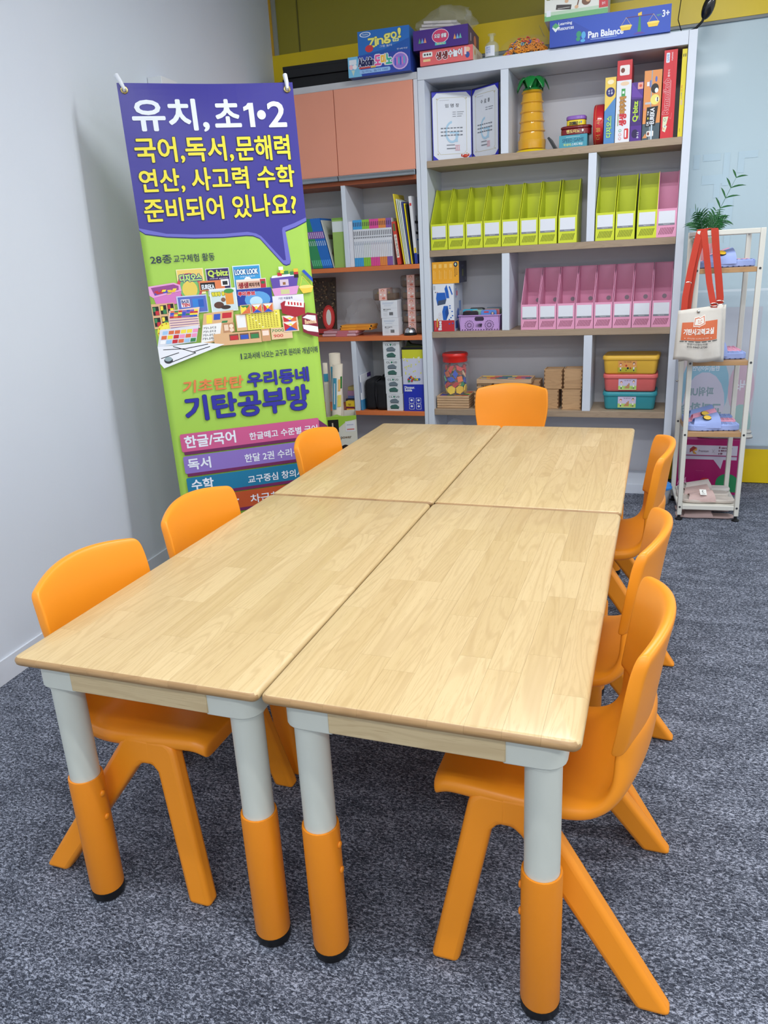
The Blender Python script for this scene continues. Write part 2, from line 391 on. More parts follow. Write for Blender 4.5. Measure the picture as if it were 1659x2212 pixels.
def make_table(label, x, y, seed, rot=0.0):
    rnd = random.Random(seed)
    t = thing('activity_table', label, 'table', (x, y, 0), rot, 'four wooden activity tables pushed together')
    slab = slab_bm(TW, TL, TH - 0.022, TH, 0.018, 0.011); rows = 9; rw = TW / rows; g = 0.00012
    for i in range(rows):
        xa = -TW / 2 + i * rw; xb = xa + rw
        ys = [-TL / 2]; q = -TL / 2 + rnd.uniform(0.1, 0.42)
        while q < TL / 2 - 0.12: ys.append(q); q += rnd.uniform(0.22, 0.5)
        ys.append(TL / 2)
        for a, c in zip(ys, ys[1:]):
            bm = slab.copy()
            if i > 0: cut(bm, (xa + g, 0, 0), (-1, 0, 0))
            if i < rows - 1: cut(bm, (xb - g, 0, 0), (1, 0, 0))
            if a > -TL / 2: cut(bm, (0, a + g, 0), (0, -1, 0))
            if c < TL / 2: cut(bm, (0, c - g, 0), (0, 1, 0))
            me = bpy.data.meshes.new('stave'); bm.to_mesh(me); bm.free(); me.materials.append(STAVE)
            me.polygons.foreach_set('use_smooth', [True] * len(me.polygons)); me.set_sharp_from_angle(angle=math.radians(35))
            me.materials.append(ENDG); me.update()
            for pl in me.polygons:
                if abs(pl.normal.y) > 0.42: pl.material_index = 1
            link(me, 'stave', t)
    slab.free()
    zt = TH - 0.0225; ins = 0.034; hx = TW / 2; hy = TL / 2
    for s in (-1, 1):
        b = MB(); b.box(-hx + 0.13, hx - 0.13, s * (hy - ins) - 0.011, s * (hy - ins) + 0.011, zt - 0.054, zt, APRON); b.build('apron', t, bevel=0.002)
        b = MB(); b.box(s * (hx - ins) - 0.011, s * (hx - ins) + 0.011, -hy + 0.13, hy - 0.13, zt - 0.054, zt, STAVE); b.build('apron', t, bevel=0.002)
    for sx in (-1, 1):
        for sy in (-1, 1):
            lx, ly = sx * (hx - 0.070), sy * (hy - 0.070)
            b = MB(); b.lathe([(0.034, 0.30), (0.034, 0.600)], CREAM, 28, (lx, ly, 0)); b.lathe([(0.0375, 0.592), (0.0375, 0.5998)], CREAM, 28, (lx, ly, 0))
            leg = b.build('leg', t, smooth=True)
            b = MB(); x0, x1 = sorted((lx + sx * 0.043, lx - sx * 0.066)); y0, y1 = sorted((ly + sy * 0.044, ly - sy * 0.066))
            pts = []
            for cx, cy, a in ((x1, y1, 0), (x0, y1, 90), (x0, y0, 180), (x1, y0, 270)):
                outer = (cx == (x1 if sx > 0 else x0)) and (cy == (y1 if sy > 0 else y0)); r = 0.038 if outer else 0.004
                ccx = cx - r if cx == x1 else cx + r; ccy = cy - r if cy == y1 else cy + r
                for i in range(6): q = math.radians(a + 18 * i); pts.append((ccx + r * math.cos(q), ccy + r * math.sin(q)))
            b.prism(pts, 0.600, zt, CREAM); b.build('corner_bracket', leg, bevel=0.002)
            b = MB(); b.lathe([(0.0385, 0.026), (0.0395, 0.03), (0.0395, 0.340), (0.0385, 0.346), (0.0345, 0.346), (0.0345, 0.30)], ORANGE_P, 28, (lx, ly, 0)); sl = b.build('leg_sleeve', leg, smooth=True)
            b = MB(); b.lathe([(0.034, 0.0), (0.0385, 0.006), (0.0395, 0.026), (0.030, 0.027)], BLACK, 28, (lx, ly, 0)); b.build('foot_cap', leg, smooth=True)
            for z in (0.30, 0.235): b = MB(); b.ell((lx - sx * 0.0405, ly, z), (0.004, 0.008, 0.008), ORANGE_P, 10, 6); b.build('height_bolt', leg, smooth=True)
    return t
make_table('light wooden table with cream and orange legs, front left of the four', -0.3005, TL / 2, 1)
make_table('light wooden table with cream and orange legs, front right of the four', 0.3005, TL / 2 + 0.001, 2)
make_table('light wooden table beside the banner, back left of the four', -0.302, TL * 1.5 + 0.008, 3, 0.003)
make_table('light wooden table nearest the shoe rack, back right of the four', 0.2995, TL * 1.5 + 0.008, 4, 0.003)

# ================================================================ CHAIRS
PLAST = M((247, 151, 34), 0.36, var=0.035, scale=9, bump=0.03, bscale=600)
def make_chair(label, x, y, rot):
    t = thing('stacking_chair', label, 'chair', (x, y, 0), rot, 'orange plastic children chairs')
    # seat shell: profile from the front lip over the seat and up into the back
    prof = [(0.250, 0.409, 0.176), (0.246, 0.412, 0.182), (0.225, 0.416, 0.188), (0.19, 0.418, 0.192), (0.10, 0.412, 0.196), (0.0, 0.404, 0.196), (-0.07, 0.408, 0.194), (-0.115, 0.428, 0.190), (-0.143, 0.470, 0.184), (-0.153, 0.525, 0.178), (-0.158, 0.585, 0.174)]
    rows = []
    for i, (px, pz, hw) in enumerate(prof):
        k = max(0.0, min(1.0, (i - 5) / 4.0)); r = []
        for j in range(9):
            u = -1 + j / 4.0
            r.append((px + 0.05 * k * u * u, hw * u, pz + (0.012 * (1 - k) * u * u if i > 1 else 0)))
        rows.append(r)
    nrm = []
    for i in range(len(prof)):
        a = prof[max(0, i - 1)]; c = prof[min(len(prof) - 1, i + 1)]; d = Vector((c[0] - a[0], 0, c[1] - a[1])).normalized(); nrm.append(Vector((d.z, 0, -d.x)))
    b = MB(); b.shell(rows, lambda i, j: nrm[i] * (-0.042 if i < 7 else -0.034) if i > 1 else (-0.004, 0, -0.042), PLAST)
    b.build('seat', t, sub=2)
    # backrest: thick bowed panel with a flared rounded top
    rows = []
    vz = [0.535, 0.550, 0.60, 0.66, 0.715, 0.748, 0.762]
    for i, z in enumerate(vz):
        k = (z - 0.535) / 0.227; hw = 0.176 + 0.022 * min(1, k * 2.2) - 0.012 * max(0, k - 0.55); r = []
        if i == len(vz) - 1: hw -= 0.010
        for j in range(9):
            u = (-1, -0.97, -0.72, -0.38, 0, 0.38, 0.72, 0.97, 1)[j]
            flare = 0.011 if i == 6 else (0.004 if i == 5 else 0)
            r.append((-0.151 - 0.032 * k + 0.048 * u * u - flare, hw * u, z + 0.024 * (1 - u * u) * k))
        rows.append(r)
    b = MB(); b.shell(rows, lambda i, j: (-0.027 if 0 < i < 6 else -0.018, 0, 0), PLAST)
    b.build('backrest', t, sub=2)
    for s in (-1, 1):
        for pts, th in (([(-0.248, 0), (0.010, 0.380), (0.020, 0.398), (0.038, 0.412), (0.108, 0.412), (0.108, 0.345), (0.078, 0.345), (0.060, 0.330), (-0.180, 0)], 0.0420),
                        ([(0.186, 0), (0.120, 0.330), (0.106, 0.345), (0.076, 0.345), (0.076, 0.412), (0.145, 0.412), (0.163, 0.400), (0.171, 0.382), (0.247, 0)], 0.0412)):
            q = MB(); q.prism(pts, -th / 2, th / 2, PLAST, 'xz'); q.v = [(vx, vy + s * (0.226 - 0.054 * vz / 0.41), vz) for vx, vy, vz in q.v]
            q.build('leg', t, bevel=0.012, seg=4)
    return t
c0 = make_chair('orange plastic chair nearest the camera on the right side of the tables', 0.533, 0.362, PI)
dup(c0, 'orange plastic chair in the middle of the three on the right side', (0.530, 0.872, 0), PI - 0.07)
dup(c0, 'orange plastic chair on the right side closest to the shoe rack', (0.546, 1.765, 0), PI + 0.03)
dup(c0, 'orange plastic chair nearest the camera on the left side by the wall', (-0.500, 0.338, 0), 0.0)
dup(c0, 'orange plastic chair in the middle of the three on the left side', (-0.500, 0.848, 0), 0.0)
dup(c0, 'orange plastic chair in front of the banner on the left side', (-0.511, 1.770, 0), -0.02)
dup(c0, 'orange plastic chair standing alone at the far end of the tables', (-0.058, 2.830, 0), -PI / 2)
# ================================================================ BANNER
U = 0.72
BT = Vector((-1.44642, 1.82647, 2.18223)); BE = Vector((0.80206, 0.59711, 0.0125)); BD = Vector((0.04733, -0.04268, -0.99797))
BN = BD.cross(BE).normalized()      # away from the face? fixed below
if BN.dot(Vector((0.684, -1.1, 1.45)) - BT) < 0: BN = -BN
# local frame of the stand: Empty on the floor below the sheet; children built in world space then moved
BASE = BT + BE * U * 0.5 + BD * (BT.z / -BD.z) ; BASE.z = 0.0
ban = thing('banner_stand', 'tall purple and lime banner on a stand by the left wall', 'banner', tuple(BASE))
def bpt(s, t, n=0.0): return BT + BE * (s * U) + BD * (t * U) + BN * n - BASE
HB = 2.985
PURP = M((58, 52, 146), 0.32, var=0.02); LIME = M((166, 208, 82), 0.34, var=0.02)
def sag(s, t):
    # the sheet hangs from its two grommets: shallow sag folds near the top edge
    top = max(0.0, 1 - t / 0.45); return -0.012 * math.sin(PI * s) * top * top + 0.004 * math.sin(2 * PI * s + 1.0) * top
rows = []; nx, ny = 24, 60
b = MB()
def split(s):  # bottom of the purple bubble along the sheet
    pass
rows = [[tuple(bpt(i / nx, j / ny * HB, sag(i / nx, j / ny * HB))) for i in range(nx + 1)] for j in range(ny + 1)]
b.grid(rows, LIME); sheet = b.build('sheet', ban, smooth=True, solid=-0.0006)
class Bn(Pr):
    """print laid on the banner sheet; x, y are banner units of the sheet's width, y down"""
    def __init__(s): s.w = U; s.h = U; s.b = MB(); s.n = 0
    def put(s, vs, fs, c):
        s.n += 1; z = 0.0012 + s.n * 0.00006
        s.b.add([tuple(bpt(v[0], -v[1], z + sag(min(1, max(0, v[0])), -v[1]))) for v in vs], fs, c if hasattr(c, 'node_tree') else PM(c)); return s
B1 = Bn()
# purple speech bubble, as a fan of strips so it follows the sag
edge = [(0, .778), (.03, .80), (.15, .822), (.31, .836), (.48, .842), (.62, .838), (.66, .842), (.70, .860), (.826, 1.018), (.845, 1.026), (.868, 1.020), (.876, 1.0), (.862, .826), (.93, .805), (1.0, .775)]
B1.P([(x, -y - 0.006) for x, y in [(0, .74)] + edge + [(1, .74)]], (40, 38, 110))
B1.P([(x, -y) for x, y in [(0, .74)] + edge + [(1, .74)]], (108, 108, 196))
inner = [(0, .768), (.15, .806), (.31, .819), (.48, .824), (.63, .820), (.68, .832), (.71, .850), (.83, .998), (.846, .998), (.842, .822), (.848, .806), (.92, .785), (1.0, .755)]
B1.P([(x, -y) for x, y in [(0, .70)] + inner + [(1, .70)]], PURP)
for j in range(24):
    ya, yb = j * 0.0315, (j + 1) * 0.0315 + 0.0003
    for i in range(12): B1.b.add([tuple(bpt(s, t, 0.0012 + sag(s, t))) for s, t in ((i / 12, yb), ((i + 1) / 12, yb), ((i + 1) / 12, ya), (i / 12, ya))], [(0, 1, 2, 3)], PURP)
B1.n = 40
WHT = (232, 238, 248); YEL2 = (240, 226, 62); NAVY = (24, 30, 78); BLU = (44, 46, 158)
def BTx(p, body, x0, t0, x1, t1, c, bold=0.03, ol=None, olw=0.05, sh=0.0): p.T(body, x0, -t1, x1, -t0, c, bold, 0, ol, olw, sh)
BTx(B1, '유치,', .060, .085, .480, .253, WHT, .03); BTx(B1, '초', .522, .088, .668, .232, WHT, .035); B1.P([(x, -y) for x, y in ((.722, .106), (.752, .106), (.752, .238), (.722, .238), (.722, .140), (.692, .150), (.692, .128), (.710, .120))], WHT); B1.E(.795, -.172, .026, .026, WHT); BTx(B1, '2', .835, .104, .938, .238, WHT, .03)
BTx(B1, '국어,독서,', .045, .285, .600, .420, YEL2, .022, NAVY, .025); BTx(B1, '문해력', .622, .286, .940, .420, YEL2, .022, NAVY, .025)
BTx(B1, '연산, 사고력 수학', .045, .453, .952, .580, YEL2, .022, NAVY, .025)
BTx(B1, '준비되어 있나요?', .046, .612, .945, .738, YEL2, .022, NAVY, .025)
BTx(B1, '28종', .036, .925, .160, .972, NAVY, .008); BTx(B1, '교구체험 활동', .170, .928, .412, .972, NAVY, .006)
B1.R(.492, -1.574, .499, -1.538, NAVY); BTx(B1, '교과서에 나오는 교구로 원리와 개념이해', .510, 1.536, .987, 1.577, NAVY, .008)
BTx(B1, '기초탄탄', .115, 1.672, .485, 1.745, (226, 128, 72), .035, sh=.03); BTx(B1, '우리동네', .515, 1.662, .908, 1.750, BLU, .035, NAVY, .02)
BTx(B1, '기탄', .110, 1.772, .425, 1.920, BLU, .035, NAVY, .015); BTx(B1, '공부방', .440, 1.774, .895, 1.928, BLU, .035, NAVY, .015)
sh_c = (112, 42, 92)
for t0, t1, x1, c in ((1.996, 2.110, .945, (206, 92, 142)), (2.138, 2.250, .945, (140, 116, 194)), (2.278, 2.386, .945, (30, 122, 162)), (2.412, 2.520, .945, (190, 84, 46)), (2.55, 2.66, .945, (120, 160, 60))):
    B1.R(.062, -t1 - .020, x1 + .01, -t1 + .01, sh_c); B1.P([(x1 - .01, -t0 - .005), (1.0, -t0 - .06), (1.0, -t1 - .02), (x1 - .01, -t1)], sh_c)
    B1.RR(.050, -t1, x1, -t0, c, 0.008)
for body, x0, t0, x1, t1, s in (('한글/국어', .075, 2.012, .392, 2.088, .03), ('한글떼고 수준별 국어', .482, 2.040, .930, 2.086, .02), ('독서', .074, 2.158, .215, 2.228, .03), ('한달 2권 수리·독서', .434, 2.175, .86, 2.228, .02), ('수학', .078, 2.294, .215, 2.362, .03), ('교구중심 창의사고', .437, 2.318, .86, 2.368, .02), ('한자', .078, 2.432, .36, 2.500, .03), ('차근차근', .437, 2.445, .70, 2.50, .02)):
    BTx(B1, body, x0, t0, x1, t1, WHT, s)
B1.b.build('printed_lettering', sheet)
# photograph collage of teaching aids
B2 = Bn(); B2.n = 30
def Q(pts, c): B2.P([(x, -y) for x, y in pts][::-1], c)
def q4(x0, y0, x1, y1, c, sk=0.0): Q([(x0, y0), (x1, y0), (x1 - sk, y1), (x0 - sk, y1)], c)
WDN = (222, 178, 132); RED = (200, 40, 52); GRN = (52, 132, 76); BL2 = (44, 84, 190); YLW = (244, 224, 70); PUR = (132, 98, 186); ORG = (222, 110, 62)
q4(.174, 1.012, .332, 1.16, (250, 238, 190)); q4(.178, 1.016, .328, 1.15, (236, 205, 110)); B2.E(.24, -1.12, .075, .085, (206, 72, 84)); B2.E(.24, -1.125, .06, .068, (120, 186, 108)); B2.E(.24, -1.13, .045, .05, (230, 204, 90)); B2.T('디지오스', .19, -1.085, .318, -1.043, (190, 224, 120), .05, 0, (30, 62, 130), .1)
q4(.346, 1.018, .488, 1.18, (226, 226, 236)); q4(.350, 1.022, .484, 1.17, (48, 30, 92)); B2.T('Q·bitz', .360, -1.070, .478, -1.030, (196, 222, 92), .05); B2.T('mind game', .366, -1.083, .474, -1.074, (220, 216, 236), 0)
q4(.509, 1.012, .678, 1.20, (214, 232, 244)); q4(.514, 1.018, .674, 1.19, (56, 156, 214)); B2.T('LOOK LOOK', .522, -1.066, .662, -1.036, (228, 240, 250), .05, 0, (22, 60, 130), .12); B2.T('관찰력 집중력', .55, -1.083, .64, -1.075, WHT, 0)
B2.E(.595, -1.10, .022, .02, WHT)
# pink tub of bricks
Q([(-.0, 1.098), (.15, 1.085), (.186, 1.10), (.19, 1.135), (.02, 1.165), (.0, 1.15)], (232, 160, 214)); Q([(.014, 1.106), (.148, 1.094), (.176, 1.106), (.174, 1.128), (.03, 1.152)], (150, 70, 140)); Q([(.022, 1.165), (.188, 1.137), (.170, 1.205), (.034, 1.22)], (214, 122, 192))
for i in range(16):
    x = .03 + .135 * random.random(); y = 1.115 + .025 * random.random(); q4(x, y, x + .022, y + .012, random.choice((RED, YLW, BL2, (236, 198, 40))), .006)
q4(.296, 1.088, .45, 1.145, (224, 128, 80)); q4(.304, 1.098, .392, 1.14, (18, 18, 20)); B2.T('EUREKA', .312, -1.136, .386, -1.110, WHT, .04)
q4(.430, 1.085, .478, 1.125, (240, 240, 240)); q4(.439, 1.096, .469, 1.118, (40, 40, 44))
q4(.152, 1.165, .332, 1.27, (196, 206, 232)); q4(.160, 1.172, .328, 1.265, (88, 108, 190)); q4(.176, 1.186, .228, 1.232, (238, 238, 244)); B2.T('BASE', .18, -1.207, .224, -1.19, (40, 44, 120), .05); B2.T('TEN', .18, -1.228, .224, -1.210, RED, .07); q4(.244, 1.186, .31, 1.24, (50, 130, 212)); q4(.278, 1.192, .31, 1.236, (36, 92, 184))
q4(.352, 1.138, .514, 1.275, (236, 240, 238)); q4(.358, 1.146, .508, 1.27, (206, 224, 226)); B2.T('텀블링 몽키', .366, -1.180, .458, -1.158, (226, 214, 60), .06, 0, (90, 110, 30), .1); q4(.445, 1.16, .492, 1.235, (230, 150, 60)); B2.E(.47, -1.156, .03, .014, (70, 150, 70)); B2.E(.40, -1.235, .03, .02, (92, 58, 44)); B2.E(.43, -1.205, .014, .013, (130, 92, 70)); B2.E(.44, -1.25, .03, .012, (60, 44, 36))
q4(.521, 1.095, .705, 1.155, (236, 226, 214)); q4(.526, 1.108, .665, 1.150, (214, 170, 150)); B2.T('생생', .534, -1.146, .592, -1.115, (150, 40, 48), .07); B2.T('피자가게', .598, -1.142, .662, -1.118, (92, 54, 36), .05); q4(.668, 1.100, .702, 1.152, (190, 40, 60)); q4(.674, 1.112, .696, 1.128, (50, 110, 64))
q4(.516, 1.152, .732, 1.25, (32, 60, 156)); B2.E(.64, -1.22, .08, .05, (92, 160, 220)); B2.E(.63, -1.23, .04, .03, (190, 226, 246)); B2.T('루미큐브', .524, -1.192, .628, -1.168, RED, .08, 0, WHT, .06)
q4(.516, 1.152, .732, 1.155, (70, 110, 200))
Q([(.733, 1.096), (.912, 1.090), (.895, 1.16), (.742, 1.165)], (96, 74, 166)); Q([(.748, 1.086), (.90, 1.08), (.908, 1.094), (.74, 1.10)], (236, 238, 244)); q4(.79, 1.112, .845, 1.15, (214, 196, 214)); q4(.808, 1.128, .826, 1.144, (150, 100, 60))
Q([(.735, 1.162), (.908, 1.155), (.89, 1.205), (.748, 1.21)], (222, 156, 208)); q4(.79, 1.172, .845, 1.20, (206, 206, 150)); q4(.732, 1.208, .93, 1.29, (232, 232, 240)); B2.T('기탄 퍼즐블록', .77, -1.232, .86, -1.218, (70, 70, 130), .02)
for x, y, c in ((.78, 1.07, RED), (.80, 1.055, YLW), (.792, 1.035, (240, 240, 236)), (.822, 1.062, GRN), (.86, 1.068, GRN), (.884, 1.07, RED), (.884, 1.052, (236, 190, 60)), (.884, 1.086, (30, 24, 26))): q4(x, y, x + .028, y + .02, c)
Q([(.935, 1.07), (.952, 1.062), (1.0, 1.115), (1.0, 1.142)], BL2); Q([(.905, 1.165), (.975, 1.155), (1.0, 1.165), (.985, 1.20), (.93, 1.205)], (240, 204, 70)); B2.E(.952, -1.165, .045, .010, (250, 224, 120)); B2.Ln([(.935, -1.10), (.915, -1.165)], .0016, YLW); B2.Ln([(.935, -1.10), (.985, -1.16)], .0016, YLW)
# wooden pentomino frame, clock, boards
q4(-.0, 1.20, .135, 1.345, WDN)
for k, (x, y) in enumerate(((.005, 1.215), (.05, 1.21), (.093, 1.205), (.005, 1.28), (.05, 1.275), (.093, 1.27))):
    q4(x, y, x + .036, y + .052, (22, 22, 22)); q4(x + .002, y + .004, x + .018, y + .03, (GRN, YLW, RED)[k % 3]); q4(x + .014, y + .026, x + .034, y + .05, (RED, GRN, YLW)[k % 3])
B2.E(.072, -1.372, .06, .062, (236, 224, 60)); B2.E(.072, -1.372, .046, .048, (246, 234, 84)); B2.Ln([(.072, -1.372), (.10, -1.362)], .004, BL2); B2.Ln([(.072, -1.372), (.06, -1.35)], .004, RED)
for i in range(12): B2.E(.072 + .052 * math.cos(i * PI / 6), -1.372 + .053 * math.sin(i * PI / 6), .004, .004, (190, 60, 40), 6)
for k in range(5): q4(.088, 1.292 + k * .014, .268, 1.304 + k * .014, (238, 206, 192)); q4(.094, 1.302 + k * .014, .262, 1.306 + k * .014, (120, 80, 140))
Q([(.10, 1.245), (.282, 1.236), (.268, 1.29), (.086, 1.296)], (236, 206, 190))
for r in range(4):
    for k in range(7): x = .100 + k * .0235 - r * .003; y = 1.248 + r * .0105; q4(x + .006, y, x + .0285, y + .0105, random.choice((RED, GRN, BL2, YLW, PUR, ORG)))
Q([(.03, 1.352), (.262, 1.342), (.232, 1.44), (.0, 1.452)], (222, 224, 234))
for r in range(3):
    for k in range(6):
        x = .045 + k * .036 - r * .011; y = 1.362 + r * .027; q4(x, y, x + .031, y + .021, random.choice((RED, YLW, GRN, (30, 30, 34), (240, 150, 190), (160, 200, 236), (246, 246, 250), ORG)), .006)
# sorting tray
Q([(.30, 1.278), (.482, 1.27), (.47, 1.345), (.45, 1.44), (.255, 1.462)], WDN)
for x, y, w_, h_, c in ((.315, 1.288, .034, .05, YLW), (.36, 1.286, .04, .035, BL2), (.412, 1.283, .058, .032, RED), (.405, 1.33, .035, .012, GRN)): q4(x, y, x + w_, y + h_, c, .006)
Q([(.285, 1.345), (.40, 1.34), (.375, 1.44), (.262, 1.45)], (240, 240, 238))
for k in range(4): B2.T('가나다', .285 - .005 * k, -1.372 - .021 * k, .365 - .005 * k, -1.358 - .021 * k, (30, 30, 32), .02)
q4(.405, 1.345, .475, 1.40, (190, 140, 100)); q4(.412, 1.355, .438, 1.39, (240, 214, 190)); B2.E(.456, -1.365, .013, .012, (246, 224, 200)); B2.E(.456, -1.388, .013, .012, (240, 214, 190))
q4(.488, 1.298, .554, 1.40, WDN); q4(.494, 1.305, .548, 1.38, (238, 238, 238))
q4(.556, 1.290, .766, 1.40, (242, 232, 92))
for r in range(9):
    for k in range(10): q4(.570 + k * .0188, 1.301 + r * .0105, .579 + k * .0188, 1.305 + r * .0105, WHT if (r * 7 + k * 3) % 17 == 0 else (150, 132, 50))
q4(.34, 1.405, .632, 1.478, WDN)
for k, c in enumerate((RED, BL2, GRN)): q4(.435 + k * .064, 1.415, .492 + k * .064, 1.452, (120, 84, 60)); q4(.440 + k * .064, 1.424, .488 + k * .064, 1.450, c)
q4(.635, 1.40, .69, 1.475, (206, 156, 112)); q4(.642, 1.41, .682, 1.44, (244, 222, 206)); q4(.696, 1.40, .83, 1.47, (232, 196, 158)); B2.T('7000', .70, -1.425, .78, -1.408, GRN, .02); B2.T('900', .71, -1.458, .77, -1.440, RED, .02); q4(.785, 1.395, .835, 1.42, (222, 180, 140))
for k in range(3):
    x = .527 + k * .07; q4(x - .004, 1.246, x + .062, 1.30, (226, 186, 144)); Q([(x, 1.250), (x + .056, 1.250), (x + .028, 1.276)], GRN if k == 0 else WHT); Q([(x, 1.250), (x + .028, 1.276), (x, 1.298)], RED if k else YLW); Q([(x + .056, 1.25), (x + .056, 1.298), (x + .028, 1.276)], ORG); Q([(x + .014, 1.262), (x + .030, 1.258), (x + .036, 1.27), (x + .022, 1.28)], YLW); Q([(x, 1.298), (x + .056, 1.298), (x + .028, 1.278)], BL2 if k else ORG)
for k in range(2):
    y = 1.330 + k * .038; q4(.775, y, .872, y + .062, (234, 208, 176), -.004); Q([(.782, y + .005), (.864, y + .005), (.823, y + .03)], WHT); Q([(.782, y + .005), (.823, y + .03), (.784, y + .056)], RED); Q([(.864, y + .005), (.866, y + .056), (.823, y + .03)], ORG); Q([(.784, y + .056), (.866, y + .056), (.823, y + .03)], BL2); Q([(.80, y + .018), (.83, y + .012), (.838, y + .026)], YLW)
Q([(.775, 1.255), (.80, 1.242), (.93, 1.262), (.925, 1.33), (.86, 1.345), (.78, 1.315)], (168, 30, 48)); Q([(.812, 1.236), (.925, 1.256), (.92, 1.29), (.80, 1.27)], (240, 240, 240))
for k in range(5): q4(.822 + k * .019, 1.248 + k * .003, .832 + k * .019, 1.266 + k * .003, (200, 44, 54))
Q([(.90, 1.34), (.94, 1.322), (1.0, 1.335), (1.0, 1.48), (.96, 1.468), (.90, 1.44)], (130, 26, 52)); Q([(.905, 1.352), (.935, 1.336), (.99, 1.345), (.99, 1.385), (.93, 1.36)], (236, 232, 240)); B2.T('Bandonia', .918, -1.392, .992, -1.366, (236, 200, 160), .04); Q([(.902, 1.395), (.94, 1.40), (.998, 1.415), (.998, 1.45), (.93, 1.435), (.905, 1.42)], (240, 242, 248))
# white maze mat (the robot standing on it is left out)
Q([(-.0, 1.45), (.27, 1.448), (.40, 1.47), (.02, 1.580), (-.0, 1.55)], (238, 240, 246))
for a, c2 in (((.03, -1.47), (.16, -1.475)), ((.09, -1.455), (.22, -1.505)), ((.01, -1.52), (.12, -1.495)), ((.16, -1.475), (.30, -1.46)), ((.20, -1.50), (.31, -1.475)), ((.06, -1.55), (.22, -1.505))): B2.Ln([a, c2], .0032, (24, 24, 28))
B2.E(.052, -1.535, .026, .020, (52, 56, 62)); B2.E(.052, -1.527, .022, .014, (150, 170, 176))
B2.b.build('printed_photographs', sheet)
GOLD = M((206, 186, 120), 0.25, metal=1.0); WPL = M((226, 230, 236), 0.35)
for sx in (0.036, 0.964):
    ctr = bpt(sx, 0.036, 0.004); b = MB(); ring = []
    for k in range(17):
        a = 2 * PI * k / 16; ring.append(tuple(ctr + BE * 0.0115 * math.cos(a) + BD * 0.0115 * math.sin(a)))
    b.tube(ring, 0.0042, GOLD, 8, caps=False); b.build('grommet', ban, smooth=True)
    dx = -1 if sx < 0.5 else 1
    b = MB(); tip = bpt(sx + (-0.03 if sx < .5 else 0.0), -0.045, -0.012)
    b.tube([tuple(bpt(sx, 0.05, -0.02)), tuple(bpt(sx, 0.03, 0.010)), tuple(bpt(sx + (-.012 if sx < .5 else .0), 0.0, 0.008)), tuple(tip)], [0.006, 0.007, 0.009, 0.010], WPL, 10); b.build('pole_hook', ban, smooth=True)
    b = MB(); far = bpt(0.5, 1.5, -0.10)
    b.tube([tuple(bpt(sx, 0.02, -0.02)), tuple(far)], 0.006, WPL, 8); b.build('stand_pole', ban, smooth=True)
    b = MB(); b.tube([tuple(far), tuple(bpt(sx, HB - 0.01, -0.015))], 0.006, WPL, 8); b.build('stand_pole', ban, smooth=True)
b = MB(); foot = bpt(0.5, 2.7, -0.35); foot.z = 0.006
b.tube([tuple(bpt(0.5, 1.5, -0.10)), tuple(foot)], 0.007, WPL, 8); b.build('stand_leg', ban, smooth=True)
# white box on the wall behind the banner's top edge
bx = wx(2.5)
t = carton('wall_box', 'small white box fixed to the wall behind the top of the banner', 'wall box', bx + 0.040, 2.50, 2.20, 0.075, 0.15, 0.135, (226, 228, 232), rot=0.0655)
# ================================================================ CABINETS AGAINST THE BACK PARTITION
YS = 3.66                                    # front plane of both cabinets
WHITE = M((214, 221, 232), 0.38, var=0.015); INNER = M((206, 206, 212), 0.5, var=0.02)
SALMON = M((230, 154, 128), 0.4, var=0.03, scale=5); ORED = M((216, 118, 66), 0.42, var=0.03); ALU = M((176, 184, 192), 0.35, metal=0.6)
GREY = M((122, 122, 132), 0.6)
OAK = wood('shelf_oak', (156, 136, 114), (178, 156, 132), (136, 116, 96), rough=0.5, axis='x', pores=0.3)
D = 0.33
# left storage cabinet: white carcass, orange shelves, two salmon doors
X0, X1 = -1.745, -0.729
cab = thing('storage_cabinet', 'white storage cabinet with salmon doors and orange shelf edges behind the banner', 'cabinet', ((X0 + X1) / 2, YS + D / 2, 0))
ox, oy = (X0 + X1) / 2, YS + D / 2
def cbox(name, x0, x1, y0, y1, z0, z1, m, parent, bev=0.0015, o=(ox, oy)):
    b = MB(); b.box(x0 - o[0], x1 - o[0], y0 - o[1], y1 - o[1], z0, z1, m); return b.build(name, parent, bevel=bev)
cbox('side_panel', X0, X0 + 0.028, YS, YS + D, 0, 2.43, WHITE, cab)
cbox('side_panel', X1 - 0.024, X1, YS, YS + D, 0, 2.43, WHITE, cab)
cbox('top_panel', X0, X1, YS - 0.004, YS + D, 2.43, 2.466, M((196, 198, 202), 0.45), cab)
cbox('back_panel', X0 + 0.028, X1 - 0.024, YS + D - 0.012, YS + D, 0.04, 2.43, INNER, cab)
for z in (1.389, 0.954, 0.463): cbox('shelf', X0 + 0.029, X1 - 0.025, YS + 0.001, YS + D - 0.013, z, z + 0.028, ORED, cab)
cbox('shelf', X0 + 0.029, X1 - 0.025, YS + 0.006, YS + D - 0.013, 1.900, 1.926, M((160, 82, 48), 0.5), cab)
cbox('base_panel', X0 + 0.029, X1 - 0.025, YS + 0.01, YS + D - 0.013, 0.04, 0.06, GREY, cab)
cbox('plinth', X0 + 0.029, X1 - 0.025, YS + 0.03, YS + 0.045, 0, 0.04, GREY, cab)
cbox('divider', -1.247, -1.219, YS + 0.003, YS + D - 0.013, 1.417, 1.900, WHITE, cab)
cbox('divider', -1.244, -1.212, YS + 0.003, YS + D - 0.013, 0.491, 0.954, WHITE, cab)
